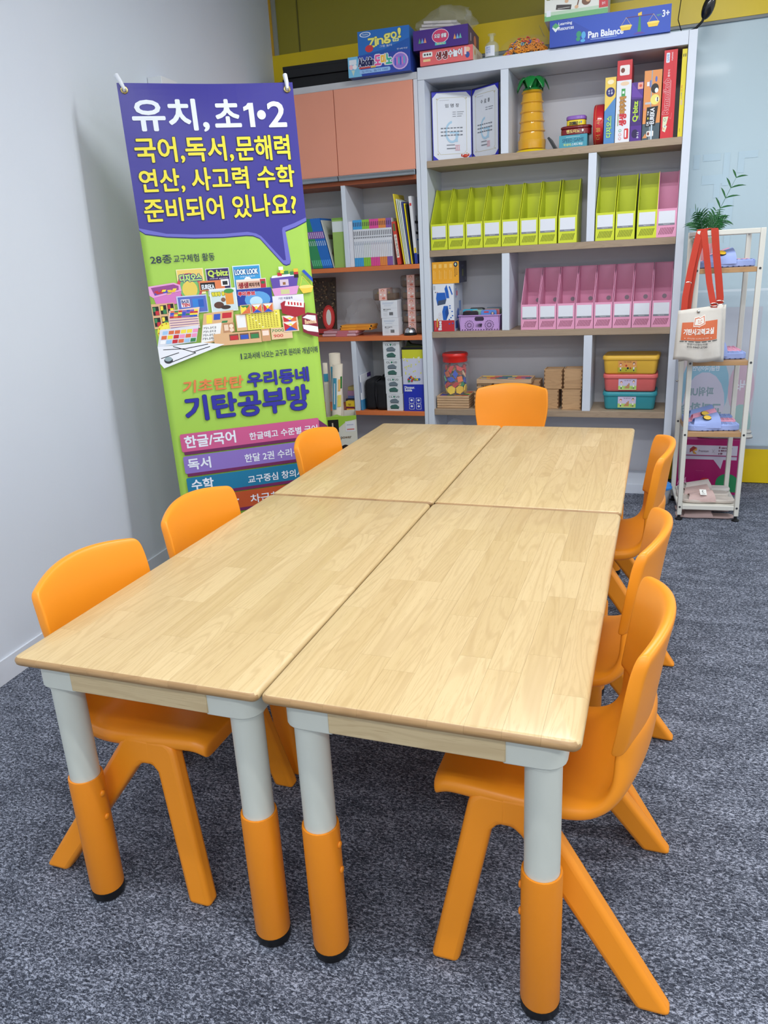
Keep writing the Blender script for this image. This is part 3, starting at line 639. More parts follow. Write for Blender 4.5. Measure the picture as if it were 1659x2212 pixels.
for xa, xb in ((X0 + 0.002, -1.250), (-1.246, X1 - 0.026)):
    dr = cbox('door', xa, xb, YS - 0.016, YS + 0.002, 1.955, 2.428, SALMON, cab)
    b = MB(); prof = [(YS - 0.016, 1.953), (YS - 0.030, 1.953), (YS - 0.034, 1.948), (YS - 0.028, 1.944), (YS - 0.022, 1.936), (YS - 0.026, 1.928), (YS - 0.020, 1.924), (YS - 0.012, 1.926), (YS - 0.012, 1.953)]
    b.prism([(y - oy, z) for y, z in prof], xa + 0.001 - ox, xb - 0.001 - ox, ALU, 'yz'); b.build('handle_rail', dr)
# large white bookcase with oak-edged shelves
A0, A1 = -0.727, 0.770
bk = thing('bookcase', 'large white bookcase with oak-edged shelves full of games and file boxes', 'bookcase', ((A0 + A1) / 2, YS + D / 2, 0))
o2 = ((A0 + A1) / 2, YS + D / 2)
def bbox(name, x0, x1, y0, y1, z0, z1, m, bev=0.0015): return cbox(name, x0, x1, y0, y1, z0, z1, m, bk, bev, o2)
bbox('side_panel', A0, A0 + 0.040, YS, YS + D, 0, 2.420, WHITE); bbox('side_panel', A1 - 0.042, A1, YS, YS + D, 0, 2.486, WHITE)
bbox('top_panel', A0, A1 - 0.043, YS, YS + D, 2.421, 2.486, WHITE)
bbox('back_panel', A0 + 0.040, A1 - 0.043, YS + D - 0.012, YS + D, 0.06, 2.42, INNER)
SZ = (1.992, 1.490, 1.003, 0.510)
for z in SZ: bbox('shelf', A0 + 0.041, A1 - 0.043, YS + 0.001, YS + D - 0.013, z - 0.038, z, OAK)
for xa, xb, za, zb in ((-0.245, -0.201, 1.9925, 2.4205), (0.245, 0.289, 1.4905, 1.9535), (-0.241, -0.196, 1.0035, 1.4515), (0.249, 0.297, 0.5105, 0.9645)):
    bbox('divider', xa, xb, YS + 0.002, YS + D - 0.013, za, zb, WHITE)
bbox('base_panel', A0 + 0.041, A1 - 0.043, YS - 0.002, YS + D - 0.013, 0.0, 0.062, WHITE)

# ---------------------------------------------------------------- magazine files
def file_box(c_in, c_dark, label, x, z, rot=0.0, group=None):
    w, d, h, fh = 0.1035, 0.25, 0.352, 0.148; k = 0.0028
    t = thing('magazine_file', label, 'file box', (x, YS + 0.004 + d / 2, z + 0.0008), rot, group)
    m = M(c_in, 0.35, var=0.03); pr = [(-d / 2, 0), (d / 2, 0), (d / 2, h), (-d / 2 + 0.165, h), (-d / 2, fh)]
    b = MB(); b.prism([(w / 2, 0), (w / 2, 0), ][:0] or [(y, zz) for y, zz in pr], -w / 2, -w / 2 + k, m, 'yz'); b.build('side_wall', t)
    b = MB(); b.prism(pr, w / 2 - k, w / 2, m, 'yz'); b.build('side_wall', t)
    b = MB(); b.box(-w / 2 + k, w / 2 - k, d / 2 - k, d / 2, 0, h, m); b.build('back_wall', t)
    b = MB(); b.box(-w / 2 + k, w / 2 - k, -d / 2 + k, d / 2 - k, 0, k, m); b.build('floor_panel', t)
    b = MB(); b.box(-w / 2 + k, w / 2 - k, -d / 2, -d / 2 + k, 0, fh, m); f = b.build('front_wall', t)
    p = Pr(w, fh); p.R(.08, .46, .90, .92, (226, 230, 238)); p.build('label_card', f, 'front', (-w / 2, -d / 2, 0))
    p = Pr(w, fh); p.R(.08, .42, .90, .49, (128, 132, 142)).T('fogaueres', .33, .435, .66, .475, (226, 228, 232), 0); p.build('label_strip', f, 'front', (-w / 2, -d / 2 - 0.0003, 0))
    p = Pr(w, fh)
    for q in range(9): xx = .10 + q * .082; p.P([(xx, .10), (xx + .034, .10), (min(.9, xx + .16), .34), (min(.868, xx + .126), .34)], c_dark)
    p.build('vent_slots', f, 'front', (-w / 2, -d / 2, 0))
    return t
LG, LGD = (212, 222, 52), (92, 100, 20); PK, PKD = (232, 160, 192), (128, 60, 84)
ordn = ('first', 'second', 'third', 'fourth', 'fifth', 'sixth', 'seventh', 'eighth')
g0 = file_box(LG, LGD, 'lime green magazine file, first from the left in the row of eight', -0.624, SZ[1], 0, 'lime magazine files')
for i in range(1, 8): dup(g0, 'lime green magazine file, %s from the left in the row of eight' % ordn[i], (-0.624 + i * 0.1085 + (0.004 if i == 7 else 0), g0.location.y, g0.location.z))
for i, (xx, nm) in enumerate(((0.347, 'beside the divider, left of the pair next to it'), (0.456, 'between two other lime files right of the divider'), (0.571, 'standing directly left of the pink file'))):
    dup(g0, 'lime green magazine file ' + nm, (xx, g0.location.y, g0.location.z))
p0 = file_box(PK, PKD, 'single pink magazine file beside three lime ones on the second shelf', 0.6745, SZ[1], 0, 'pink magazine files')
for i in range(8):
    q = dup(p0, 'pink magazine file, %s from the left in the row of eight' % ordn[i], (-0.0735 + i * 0.1068, p0.location.y, SZ[2] + 0.0008))
    b = MB(); b.add([(0.013 * math.cos(a_ * PI / 9), 0, 0.013 * math.sin(a_ * PI / 9)) for a_ in range(18)], [tuple(range(18))], M((150, 142, 152), 0.6)); b.build('finger_hole', q, loc=(0.012, 0.1213, 0.158))
# ================================================================ THINGS ON TOP OF THE CABINETS
ZT = 2.4875; ZC = 2.4668
b = None
BLK = M((14, 15, 19), 0.55, bump=0.05)
carton('portfolio_case', 'black flat case lying under another one on the storage cabinet', 'case', -1.385, YS + 0.20, ZC, 0.47, 0.24, 0.072, BLK, 0.03)
t = carton('portfolio_case', 'topmost black case with raised lid on the storage cabinet', 'case', -1.375, YS + 0.19, ZC + 0.0735, 0.46, 0.25, 0.062, BLK, 0.05, lid=0.018)
W_ = (236, 240, 248)
def f_aladdin(p):
    p.R(0, 0, 1, 1, (46, 74, 170)).P([(0, 0), (.22, 0), (.16, 1), (0, 1)], (120, 190, 226)).R(.02, .62, .14, .86, (226, 232, 240)).E(.05, .5, .035, .12, (240, 190, 200)).E(.11, .5, .035, .12, (236, 236, 240)).P([(.05, .35), (.11, .35), (.08, .06)], (196, 214, 200))
    p.T('Aladdin', .17, .48, .42, .88, (22, 28, 84), .05, 0, W_, .06)
    for s_, x0, x1, c in (('도', .44, .53, (232, 90, 160)), ('미', .54, .61, (246, 190, 60)), ('노', .62, .71, (60, 180, 150))): p.T(s_, x0, .46, x1, .92, c, .06, 0, W_, .09)
    p.RR(.18, .12, .68, .32, (150, 190, 236), .008).T('도미노 놀이 100', .22, .16, .64, .28, (40, 70, 150), 0).R(.18, .36, .36, .44, (206, 80, 70)).R(.37, .36, .45, .44, (236, 190, 70))
    p.E(.84, .52, .13, .42, (214, 180, 226)).E(.84, .52, .11, .36, (150, 120, 210))
    for k in range(6): p.R(.755 + k * .028, .32 + .03 * (k % 3), .773 + k * .028, .68 + .04 * (k % 2), ((60, 90, 200), (214, 120, 190), (90, 180, 200))[k % 3])
carton('domino_box', 'blue domino box under the yellow-lettered blue box', 'game box', -0.940, YS + 0.07, ZC, 0.375, 0.26, 0.105, (40, 66, 150), 0.035, f_aladdin)
def f_zingo(p):
    p.R(0, 0, 1, 1, (40, 110, 192)).P([(0, 0), (1, 0), (1, .5), (.5, .15)], (30, 88, 172)).E(.15, .85, .11, .11, W_).E(.15, .85, .09, .085, (60, 120, 190)).T('ThinkFun', .09, .82, .21, .88, W_, 0)
    for s_, x0, y0, x1, y1 in (('Z', .20, .30, .33, .66), ('i', .335, .34, .375, .70), ('n', .38, .38, .50, .62), ('g', .51, .38, .64, .76), ('o', .65, .54, .76, .80), ('!', .79, .54, .84, .92)): p.T(s_, x0, y0, x1, y1, (240, 232, 120), .05, 0, (60, 90, 60), .03)
    p.E(.22, .25, .08, .15, (206, 60, 70)).T('그림 놀이', .42, .24, .66, .33, W_, 0).RR(.68, .40, .80, .54, (216, 226, 190), .006).T('한글', .70, .43, .78, .51, (60, 110, 60), .02).T('만 4세 이상', .76, .05, .96, .12, W_, 0)
carton('bingo_box', 'blue game box with yellow lettering on top of the domino box', 'game box', -0.912, YS + 0.075, ZC + 0.1065, 0.305, 0.25, 0.122, (44, 114, 190), 0.05, f_zingo)
def f_suno(p):
    p.R(0, 0, 1, 1, (234, 106, 108)).RR(.05, .55, .24, .88, (240, 240, 236), .006)
    for k in range(3): p.E(.095 + k * .05, .72, .018, .07, (60, 70, 70))
    p.T('생생', .31, .30, .52, .78, (120, 40, 40), .06, 0, W_, .07).T('수놀이', .54, .36, .80, .84, W_, .05, 0, (120, 50, 50), .04).R(.06, .25, .20, .42, (244, 208, 150)).E(.90, .72, .05, .16, (240, 196, 160)).E(.90, .36, .04, .2, (60, 90, 160)).R(.84, .4, .88, .9, (246, 206, 210))
def r_suno(p): p.R(0, 0, 1, 1, (238, 226, 206)).E(.2, .6, .05, .2, (220, 150, 60)).R(.4, .2, .8, .7, (214, 190, 170))
carton('math_game_box', 'coral red game box under the purple box on the bookcase', 'game box', -0.553, YS + 0.125, ZT, 0.305, 0.27, 0.075, (232, 108, 108), 0.02, f_suno, r_suno)
def f_purple(p):
    p.R(0, 0, 1, 1, (72, 40, 132)).E(.50, .58, .155, .36, (236, 214, 230)).E(.50, .58, .145, .33, (214, 66, 110)).T('오감 생활', .39, .50, .61, .70, W_, .04, 0, (90, 24, 60), .05).R(.40, .14, .60, .27, (80, 190, 200)).T('피크닉', .43, .16, .57, .25, (240, 224, 90), .03)
    for x, c in ((.12, (90, 160, 110)), (.17, (110, 160, 220)), (.22, (230, 150, 120)), (.76, (230, 160, 90)), (.81, (120, 180, 226)), (.86, (110, 190, 170))): p.P([(x - .025, .34), (x + .025, .34), (x, .60)], c).E(x, .42, .018, .05, c)
def r_purple(p): p.R(0, 0, 1, 1, (58, 32, 110)).E(.62, .5, .12, .30, (222, 120, 110)).R(.2, .3, .25, .7, (226, 214, 236))
PB = carton('picnic_game_box', 'purple lidded game box on the coral red box', 'game box', -0.582, YS + 0.130, ZT + 0.0765, 0.315, 0.31, 0.098, (66, 38, 124), 0.03, f_purple, r_purple)
# crumpled bag of cloth on the purple box
def blob(name, parent, c, r, m, seed, amp=0.35, n=22, k=12, flat=True, alpha=None, rot=0.0):
    rnd = random.Random(seed); b = MB(); ph = [rnd.uniform(0, 6.28) for _ in range(8)]; rows = []
    for i in range(k + 1):
        v = PI * i / k; row = []
        for j in range(n):
            u = 2 * PI * j / n
            d = 1 + amp * (0.35 * math.sin(3 * u + ph[0] + 2 * v) + 0.25 * math.sin(5 * u - 3 * v + ph[1]) + 0.22 * math.sin(7 * u + 5 * v + ph[2]) + 0.2 * (rnd.random() - 0.5)) * math.sin(v)
            z = -math.cos(v) * r[2] * (1 + 0.5 * (d - 1))
            if flat: z = max(z, -r[2] * 0.55)
            row.append((c[0] + math.sin(v) * math.cos(u) * r[0] * d, c[1] + math.sin(v) * math.sin(u) * r[1] * d, c[2] + z))
        rows.append(row)
    b.grid(rows, m, close_u=True); return b.build(name, parent, smooth=True, ang=50)
t = thing('bag_of_cloth', 'clear plastic bag of folded white cloth on the purple box', 'plastic bag', (-0.585, YS + 0.14, ZT + 0.1755), 0.03)
b = MB()
for k in range(3): b.box(-0.13 + 0.012 * k, 0.125 - 0.02 * k, -0.11, 0.10, 0.0 + k * 0.016, 0.014 + k * 0.016, M((214, 208, 204), 0.85, bump=0.2))
b.v = [(x, y, z + 0.012 * math.sin(9 * x + 3) * (1 if z > 0.01 else 0)) for x, y, z in b.v]
cl = b.build('folded_cloth', t, bevel=0.006, seg=3); cl['kind'] = 'stuff'
blob('plastic_wrap', t, (0.015, 0, 0.055), (0.15, 0.13, 0.085), clear((228, 230, 226), 0.18, 0.10), 3, 0.5)
# glass bottle
t = thing('reagent_bottle', 'small glass bottle with a paper label beside the purple box', 'bottle', (-0.300, YS + 0.04, ZT))
b = MB(); b.lathe([(0.036, 0.0), (0.040, 0.004), (0.040, 0.058), (0.034, 0.072), (0.014, 0.086), (0.012, 0.108), (0.022, 0.114), (0.022, 0.120), (0.011, 0.121), (0.010, 0.088), (0.032, 0.070), (0.037, 0.056), (0.037, 0.006), (0.0, 0.004)], clear((214, 226, 214), 0.16, 0.03), 28); b.build('glass', t, smooth=True)
b = MB(); rows = [[(0.0408 * math.sin(a), -0.0408 * math.cos(a), z) for a in [(-0.95 + 0.19 * i) for i in range(9)]] for z in (0.006, 0.058)]; b.grid(rows, M((222, 226, 236), 0.6)); lb = b.build('paper_label', t, smooth=True)
b = MB()
for k, (s_, z) in enumerate((('BE', 0.045), ('FORE', 0.033), ('RITE', 0.021))):
    gv, gf, asp = glyphs(s_); b.add([(0.0412 * math.sin(-0.62 + v[0] * 0.62), -0.0412 * math.cos(-0.62 + v[0] * 0.62), z + v[1] * 0.009) for v in gv], gf, PM((110, 140, 200)))
b.build('printed_lettering', lb)
# bag of plastic links
t = thing('bag_of_links', 'clear bag of orange and mixed plastic links on the bookcase top', 'plastic bag', (-0.124, YS + 0.105, ZT))
b = MB(); rnd = random.Random(5); cols = [(250, 160, 40)] * 6 + [(222, 70, 50), (60, 150, 90), (60, 90, 180), (240, 210, 70), (236, 130, 160), (120, 180, 210), (236, 110, 40)]
for k in range(330):
    a = rnd.uniform(0, 2 * PI); rr = math.sqrt(rnd.random()); x = 0.125 * rr * math.cos(a); y = 0.065 * rr * math.sin(a); hmax = 0.088 * (1 - rr ** 2.4); z = 0.009 + rnd.uniform(0.35, 1) * hmax
    m = M((250, 162, 46), 0.4, var=0) if (x > -0.01 and z < 0.05) or rnd.random() < .25 else M(rnd.choice(cols), 0.4, var=0)
    ring = []; R1 = Matrix.Rotation(rnd.uniform(0, PI), 3, 'X') @ Matrix.Rotation(rnd.uniform(0, PI), 3, 'Z')
    for q in range(7): v = R1 @ Vector((0.011 * math.cos(q * PI / 3), 0.0075 * math.sin(q * PI / 3), 0)); ring.append((x + v.x, y + v.y, z + v.z))
    b.tube(ring, 0.0030, m, 4, caps=False)
lk = b.build('plastic_links', t); lk['kind'] = 'stuff'
blob('plastic_wrap', t, (0.0, 0, 0.046), (0.142, 0.075, 0.060), clear((236, 238, 236), 0.04, 0.06), 11, 0.22)
b = MB(); b.grid([[(0.10 - 0.012 * i + 0.01 * math.sin(3 * j), 0.02 * j - 0.03, 0.09 + 0.026 * i) for j in range(4)] for i in range(3)], clear((236, 226, 214), 0.35, 0.15)); b.build('bag_neck', t, smooth=True)
# pan balance box and the box on it
def f_pan(p):
    p.R(0, 0, 1, 1, (34, 78, 190)).P([(0, 0), (.5, 0), (.15, 1), (0, 1)], (28, 68, 176))
    p.P([(.02, .72), (.05, .90), (.085, .72), (.05, .55)], (226, 236, 240)).P([(.05, .9), (.085, .78), (.05, .68), (.02, .78)], (86, 170, 110)).T('Learning', .075, .76, .19, .90, W_, .02).T('Resources', .075, .60, .205, .74, W_, .02)
    p.T('Pan Balance', .33, .16, .62, .40, W_, .045).R(.35, .095, .57, .115, (170, 196, 236))
    p.E(.25, .36, .022, .12, (40, 150, 110)).E(.245, .18, .018, .08, (40, 150, 110)).E(.29, .30, .018, .14, (80, 170, 226)).E(.285, .1, .02, .06, (80, 170, 226))
    p.P([(.735, .10), (.765, .10), (.755, .72), (.745, .72)], (40, 140, 90)).P([(.70, .06), (.80, .06), (.765, .14), (.735, .14)], (90, 60, 160)).P([(.735, .72), (.765, .72), (.765, .86), (.735, .82)], (246, 200, 60)).R(.64, .70, .86, .73, (90, 50, 120))
    for x in (.64, .86): p.Ln([(x, .72), (x - .04, .44)], .0015, (226, 200, 150)).Ln([(x, .72), (x + .04, .44)], .0015, (226, 200, 150)).P([(x - .05, .42), (x + .05, .42), (x + .035, .26), (x - .035, .26)], (246, 206, 60)).E(x, .42, .05, .04, (255, 226, 110))
    p.T('ages', .885, .60, .925, .68, (110, 190, 150), 0).T('3+', .93, .56, .985, .80, W_, .04)
carton('pan_balance_box', 'long blue box with a pan balance picture on the bookcase top', 'toy box', 0.330, YS + 0.08, ZT, 0.61, 0.20, 0.124, (36, 80, 184), 0.012, f_pan)
def f_monkey(p):
    p.R(0, 0, 1, 1, (232, 234, 226)).R(0, 0, 1, .12, (110, 180, 120)).R(0, .12, 1, .2, (190, 216, 190)).T('텀블링 몽키', .03, .50, .42, .74, (240, 226, 90), .05, 0, (90, 100, 30), .06)
    p.R(.86, .14, 1, 1, (206, 50, 60)).T('5+', .90, .40, .96, .50, W_, .03).T('놀이', .905, .20, .955, .27, W_, 0).P([(.18, .24), (.42, .20), (.43, .31), (.19, .35)], (60, 54, 50)).R(.21, .25, .40, .26, (220, 220, 214)).R(.03, .10, .1, .24, W_)
    p.E(.52, .60, .09, .12, (110, 72, 50)).E(.56, .64, .05, .07, (222, 180, 140)).E(.66, .34, .07, .09, (120, 80, 56)).E(.69, .36, .035, .045, (222, 180, 140)).Ln([(.46, .55), (.36, .42)], .006, (110, 72, 50)).Ln([(.56, .5), (.52, .26)], .006, (110, 72, 50)).E(.35, .40, .03, .04, (222, 180, 140)).E(.51, .24, .03, .04, (222, 180, 140))
carton('monkey_game_box', 'white game box with green lower edge on the long blue box', 'game box', 0.158, YS + 0.085, ZT + 0.1255, 0.325, 0.21, 0.20, (226, 226, 222), 0.02, f_monkey)
# black clip lamp at the right end
t = thing('clip_lamp', 'black gooseneck lamp with an oval head at the bookcase corner', 'lamp', (0.700, YS + 0.16, ZT))
b = MB(); b.lathe([(0.0, 0.0), (0.035, 0.0), (0.038, 0.006), (0.030, 0.014), (0.0, 0.016)], BLACK, 24); b.build('base', t, smooth=True)
b = MB(); b.tube([(0, 0, 0.012), (0.02, -0.01, 0.020), (0.06, -0.02, 0.030), (0.09, -0.025, 0.058), (0.10, -0.03, 0.085)], 0.0065, BLACK, 10); b.build('gooseneck', t, smooth=True)
b = MB(); b.ell((0, 0, 0), (0.030, 0.026, 0.058), M((18, 18, 20), 0.2, coat=0.4), 20, 12); b.build('lamp_head', t, smooth=True, loc=(0.115, -0.034, 0.118), rot=(0.2, 0.35, 0))
b = MB(); b.tube([(0.0, 0.03, 0.01), (-0.03, 0.06, 0.10), (-0.015, 0.09, 0.26), (-0.04, 0.12, 0.5), (-0.05, 0.13, 0.71)], 0.0025, BLACK, 6); b.build('power_cord', t, smooth=True)

# ================================================================ TOP SHELF OF THE BOOKCASE
Z1 = SZ[0] + 0.0008
t = thing('certificate_folder', 'open blue folder with two certificates standing on the top shelf', 'certificate folder', (-0.455, YS + 0.20, Z1))
NAV = M((26, 26, 74), 0.5); CBL = (36, 40, 186)
for nm, (x0, y0), (x1, y1), title, body in (('left', (-0.226, -0.085), (0.0, 0.0), '임명장', 0), ('right', (0.0, 0.0), (0.186, -0.125), '수료증', 1)):
    L = math.hypot(x1 - x0, y1 - y0); ang = math.atan2(y1 - y0, x1 - x0); H = 0.386
    b = MB(); b.box(0.002, L - 0.002, 0, 0.003, 0, H, NAV); cv = b.build('cover', t, loc=(x0, y0, 0), rot=(0, 0, ang))
    p = Pr(L, H); p.R(.015, .015, .985, .985, CBL).P([(.16, .03), (.86, .03), (.97, .10), (.97, .90), (.86, .97), (.14, .97), (.03, .90), (.03, .10)], (228, 232, 240))
    g_ = (196, 188, 150)
    p.Ln([(.14, .16), (.14, .86), (.20, .90), (.80, .90), (.86, .86), (.86, .16), (.80, .11), (.20, .11), (.14, .16)], .0022, g_)
    for cx, cy in ((.14, .885), (.86, .885), (.14, .115), (.86, .115)): p.E(cx, cy, .018, .012, g_, 8)
    p.T('·' + '회사 로고', .2, .865, .42, .872, (150, 150, 160), 0) if False else p.R(.2, .865, .44, .869, (170, 170, 180))
    for k, ch in enumerate(title): p.T(ch, .34 + k * .13, .765, .42 + k * .13, .815, (56, 60, 70), .01)
    for k in range(3 - body): p.R(.52, .695 - .03 * k, .60, .702 - .03 * k, (120, 124, 132)); p.R(.63, .695 - .03 * k, .80 - .03 * k, .702 - .03 * k, (120, 124, 132))
    lt = (172, 208, 232)
    p.E(.50, .42, .17, .155, lt, 30).E(.50, .42, .125, .122, (228, 232, 240), 30).R(.50, .42, .69, .60, (228, 232, 240)).R(.58, .28, .64, .42, lt).R(.44, .40, .64, .425, lt)
    for k, wdt in enumerate((.56, .54, .56)):
        for q in range(7): x = .22 + q * .08; p.R(x, .47 - .05 * k, x + .06, .485 - .05 * k, (112, 118, 128))
    p.R(.36, .235, .56, .245, (120, 124, 134)).R(.36, .185, .60, .197, (120, 124, 134))
    for k in range(3): p.R(.58 + .04 * k, .16, .60 + .04 * k, .235, (226, 176, 186))
    p.R(.57, .158, .69, .165, (226, 176, 186)).R(.57, .23, .69, .236, (226, 176, 186))
    p.build('certificate', cv, 'front', (0, 0, 0))
# little crab figure
t = thing('crab_figure', 'tiny red crab figure in front of the certificates', 'toy', (-0.462, YS + 0.045, Z1)); RC = M((206, 74, 52), 0.4)
b = MB(); b.box(-0.022, 0.022, -0.012, 0.012, 0, 0.003, M((220, 222, 226), 0.4)); b.build('stand', t)
b = MB(); b.ell((0, 0, 0.013), (0.016, 0.010, 0.010), RC, 14, 8); b.build('body', t, smooth=True)
for s in (-1, 1):
    b = MB(); b.tube([(s * 0.012, 0, 0.010), (s * 0.022, -0.003, 0.014), (s * 0.019, -0.006, 0.022)], [0.003, 0.004, 0.005], RC, 6); b.build('claw', t, smooth=True)
# palm tower toy
t = thing('palm_tower', 'translucent orange palm trunk toy with green leaves on the top shelf', 'toy', (-0.090, YS + 0.14, Z1))
TR = M((255, 196, 40), 0.12, var=0.0, alpha=0.55, coat=0.5); GL = M((20, 128, 56), 0.2, var=0.05, alpha=0.92, coat=0.4)
b = MB(); b.lathe([(0.0, 0), (0.098, 0.0), (0.10, 0.006), (0.085, 0.016), (0.05, 0.022), (0, 0.024)], M((236, 206, 24), 0.35), 30); b.build('base', t, smooth=True)
prof = [(0.078, 0.022), (0.080, 0.06)]
for k in range(5): z = 0.068 + k * 0.05; r = 0.074 - k * 0.0035; prof += [(r + 0.006, z), (r, z + 0.006), (r - 0.006, z + 0.04), (r + 0.002, z + 0.046)]
prof += [(0.056, 0.325), (0.053, 0.325)]
b = MB(); b.lathe(prof, TR, 30); b.build('trunk', t, smooth=True)
b = MB(); b.lathe([(0.060, 0.026), (0.058, 0.06), (0.050, 0.15), (0.046, 0.31)], M((246, 180, 40), 0.2, var=0, alpha=0.45), 24); b.build('inner_tube', t, smooth=True)
for k in range(4):
    b = MB(); a = k * 1.6 + 0.4; b.ell((0.035 * math.cos(a), 0.035 * math.sin(a), 0.045), (0.018, 0.018, 0.02), M(((226, 110, 90), (220, 224, 232), (226, 90, 60), (236, 214, 220))[k], 0.3), 10, 6); b.build('loose_piece', t, smooth=True)
b = MB(); b.lathe([(0.050, 0.325), (0.054, 0.334), (0.030, 0.350), (0, 0.352)], GL, 24); b.build('crown', t, smooth=True)
for k in range(7):
    a = 2 * PI * k / 7 + 0.2; rows = []
    for i in range(7):
        s_ = i / 6; r = 0.024 + 0.070 * s_; z = 0.340 + 0.060 * math.sin(PI * (s_ * 0.86 + 0.04)) - 0.022 * s_ * s_; wd = 0.034 * math.sin(PI * min(0.96, 0.18 + 0.8 * s_)) ** 0.8
        rows.append([(r * math.cos(a) - q * wd * math.sin(a), r * math.sin(a) + q * wd * math.cos(a), z - 0.010 * q * q) for q in (-1, -0.5, 0, 0.5, 1)])
    b = MB(); b.shell(rows, lambda i, j: (0, 0, -0.0025), GL); b.build('leaf', t, smooth=True)
# tin and card boxes
def f_speed(p): p.R(0, 0, 1, 1, (70, 152, 172)).T('SPEED GAME', .12, .44, .88, .72, (30, 92, 124), .03).T('스피드게임', .45, .14, .84, .34, (222, 234, 236), .02).T('학생의', .16, .14, .42, .34, (206, 222, 120), .02).R(.25, .82, .75, .86, (170, 206, 214))
carton('speed_card_box', 'teal card game box at the bottom of the small stack', 'game box', 0.157, YS + 0.075, Z1, 0.152, 0.10, 0.064, (72, 150, 168), -0.02, f_speed)
def oval_tin(name, label, x, y, z, w, d, h, cb, cl, lidh, txt, tc, group=None):
    t = thing(name, label, 'tin', (x, y, z)); k = 28
    def ring(sx, sy, zz): return [(sx * math.copysign(abs(math.cos(a)) ** 0.6, math.cos(a)), sy * math.copysign(abs(math.sin(a)) ** 0.6, math.sin(a)), zz) for a in [2 * PI * i / k for i in range(k)]]
    def drum(z0, z1, e, m, nm):
        b = MB(); rows = [ring(w / 2 + e - 0.003, d / 2 + e - 0.003, z0), ring(w / 2 + e, d / 2 + e, z0 + 0.003), ring(w / 2 + e, d / 2 + e, z1 - 0.004), ring(w / 2 + e - 0.004, d / 2 + e - 0.004, z1)]
        b.grid(rows, m, close_u=True); b.add(rows[-1], [tuple(range(k))], m); b.add(rows[0], [tuple(range(k))[::-1]], m); return b.build(nm, t, smooth=True)
    bd = drum(0, h - lidh, -0.002, M(cb, 0.25, coat=0.4), 'tin_body'); drum(h - lidh, h, 0.0, M(cl, 0.25, coat=0.4), 'tin_lid')
    p = Pr(w * 0.62, h); txt(p); p.build('printed_front', bd, 'front', (-w * 0.31, -d / 2 - 0.0004, 0))
    return t
oval_tin('domino_tin', 'dark red oval tin between the teal box and the round tin', 0.167, YS + 0.085, Z1 + 0.0652, 0.170, 0.11, 0.046, (128, 22, 32), (116, 18, 28), 0.014, lambda p: p.T('맨도미노', .05, .18, .72, .56, (238, 214, 130), .03).E(.88, .40, .05, .16, (236, 232, 226)), None)
oval_tin('round_card_tin', 'small yellow round tin with a purple lid on the red tin', 0.167, YS + 0.085, Z1 + 0.1118, 0.110, 0.10, 0.050, (240, 214, 46), (140, 96, 182), 0.021, lambda p: p.T('DOBBLE', .02, .08, .66, .38, (24, 22, 24), .06).E(.78, .25, .05, .12, (110, 160, 60)).E(.94, .3, .05, .1, (90, 140, 190)), None)
t = carton('flat_game_case', 'thin dark case leaning behind the teal card box', 'game box', 0.052, YS + 0.16, Z1, 0.012, 0.16, 0.075, (38, 42, 44), (0, -0.55, 0)); t.location.x = 0.05; t.location.z = Z1 + 0.0065
# red round tin standing on edge
t = thing('round_red_tin', 'round red tin standing on edge beside the yellow and blue box', 'tin', (0.289, YS + 0.125, Z1 + 0.0012)); RT = M((196, 36, 44), 0.22, coat=0.5)
b = MB(); b.lathe([(0.0, -0.027), (0.103, -0.027), (0.107, -0.022), (0.107, 0.022), (0.103, 0.027), (0.0, 0.027)], RT, 44); b.xf(Matrix.Translation((0, 0, 0.107)) @ Matrix.Rotation(PI / 2, 4, 'Y')); bd = b.build('tin_body', t, smooth=True)
b = MB()
for s_, z0, z1 in (('더', 0.028, 0.050), ('블', 0.062, 0.086), ('시', 0.098, 0.120)):
    gv, gf, _ = glyphs(s_)
    for v in (0,): b.add([(0.012 - w2[1] * 0.022, -math.sqrt(max(0, 0.1078 ** 2 - (z0 + w2[0] * (z1 - z0) - 0.107) ** 2)), z0 + w2[0] * (z1 - z0)) for w2 in gv], gf, PM((222, 176, 96)))
b.build('printed_lettering', bd)
b = MB(); b.lathe([(0.1075, -0.016), (0.1078, -0.015)], PM((226, 178, 100)), 44); b.xf(Matrix.Translation((0, 0, 0.107)) @ Matrix.Rotation(PI / 2, 4, 'Y')); b.build('gold_line', bd)
def f_dizios(p): p.R(0, 0, 1, 1, (82, 138, 196)).P([(0, .50), (1, .70), (1, 1), (0, 1)], (240, 206, 92)).E(.5, .78, .40, .072, (40, 34, 110)).T('수학', .3, .745, .46, .815, W_, .02, 90).T('놀이', .54, .745, .70, .815, W_, .02, 90).T('디지오스', .22, .10, .70, .42, (176, 226, 130), .05, 90, (20, 50, 60), .05).E(.5, .93, .3, .035, (250, 236, 190))
def f_pizza(p):
    p.R(0, 0, 1, 1, (230, 232, 238)).R(0, .76, 1, 1, (204, 44, 52)).RR(.18, .82, .84, .94, (236, 232, 226), .006).E(.38, .88, .14, .03, (120, 60, 44)).E(.55, .72, .3, .025, (236, 206, 170)).R(.34, .57, .60, .66, (64, 160, 80)).R(.40, .60, .54, .63, W_)
    p.T('피자가게', .26, .36, .66, .56, (196, 140, 60), .06, 90, (110, 60, 40), .05).T('생생', .26, .21, .72, .35, (206, 44, 54), .07, 90).R(.14, .21, .20, .36, (150, 170, 110)).RR(.62, .04, .92, .17, (214, 50, 50), .006).R(.68, .06, .78, .15, W_)
    for k, c in enumerate(((220, 150, 150), (220, 150, 150), (130, 180, 150))): p.E(.34, .05 + k * .05, .10, .018, c).E(.34, .05 + k * .05, .06, .011, (230, 232, 238))
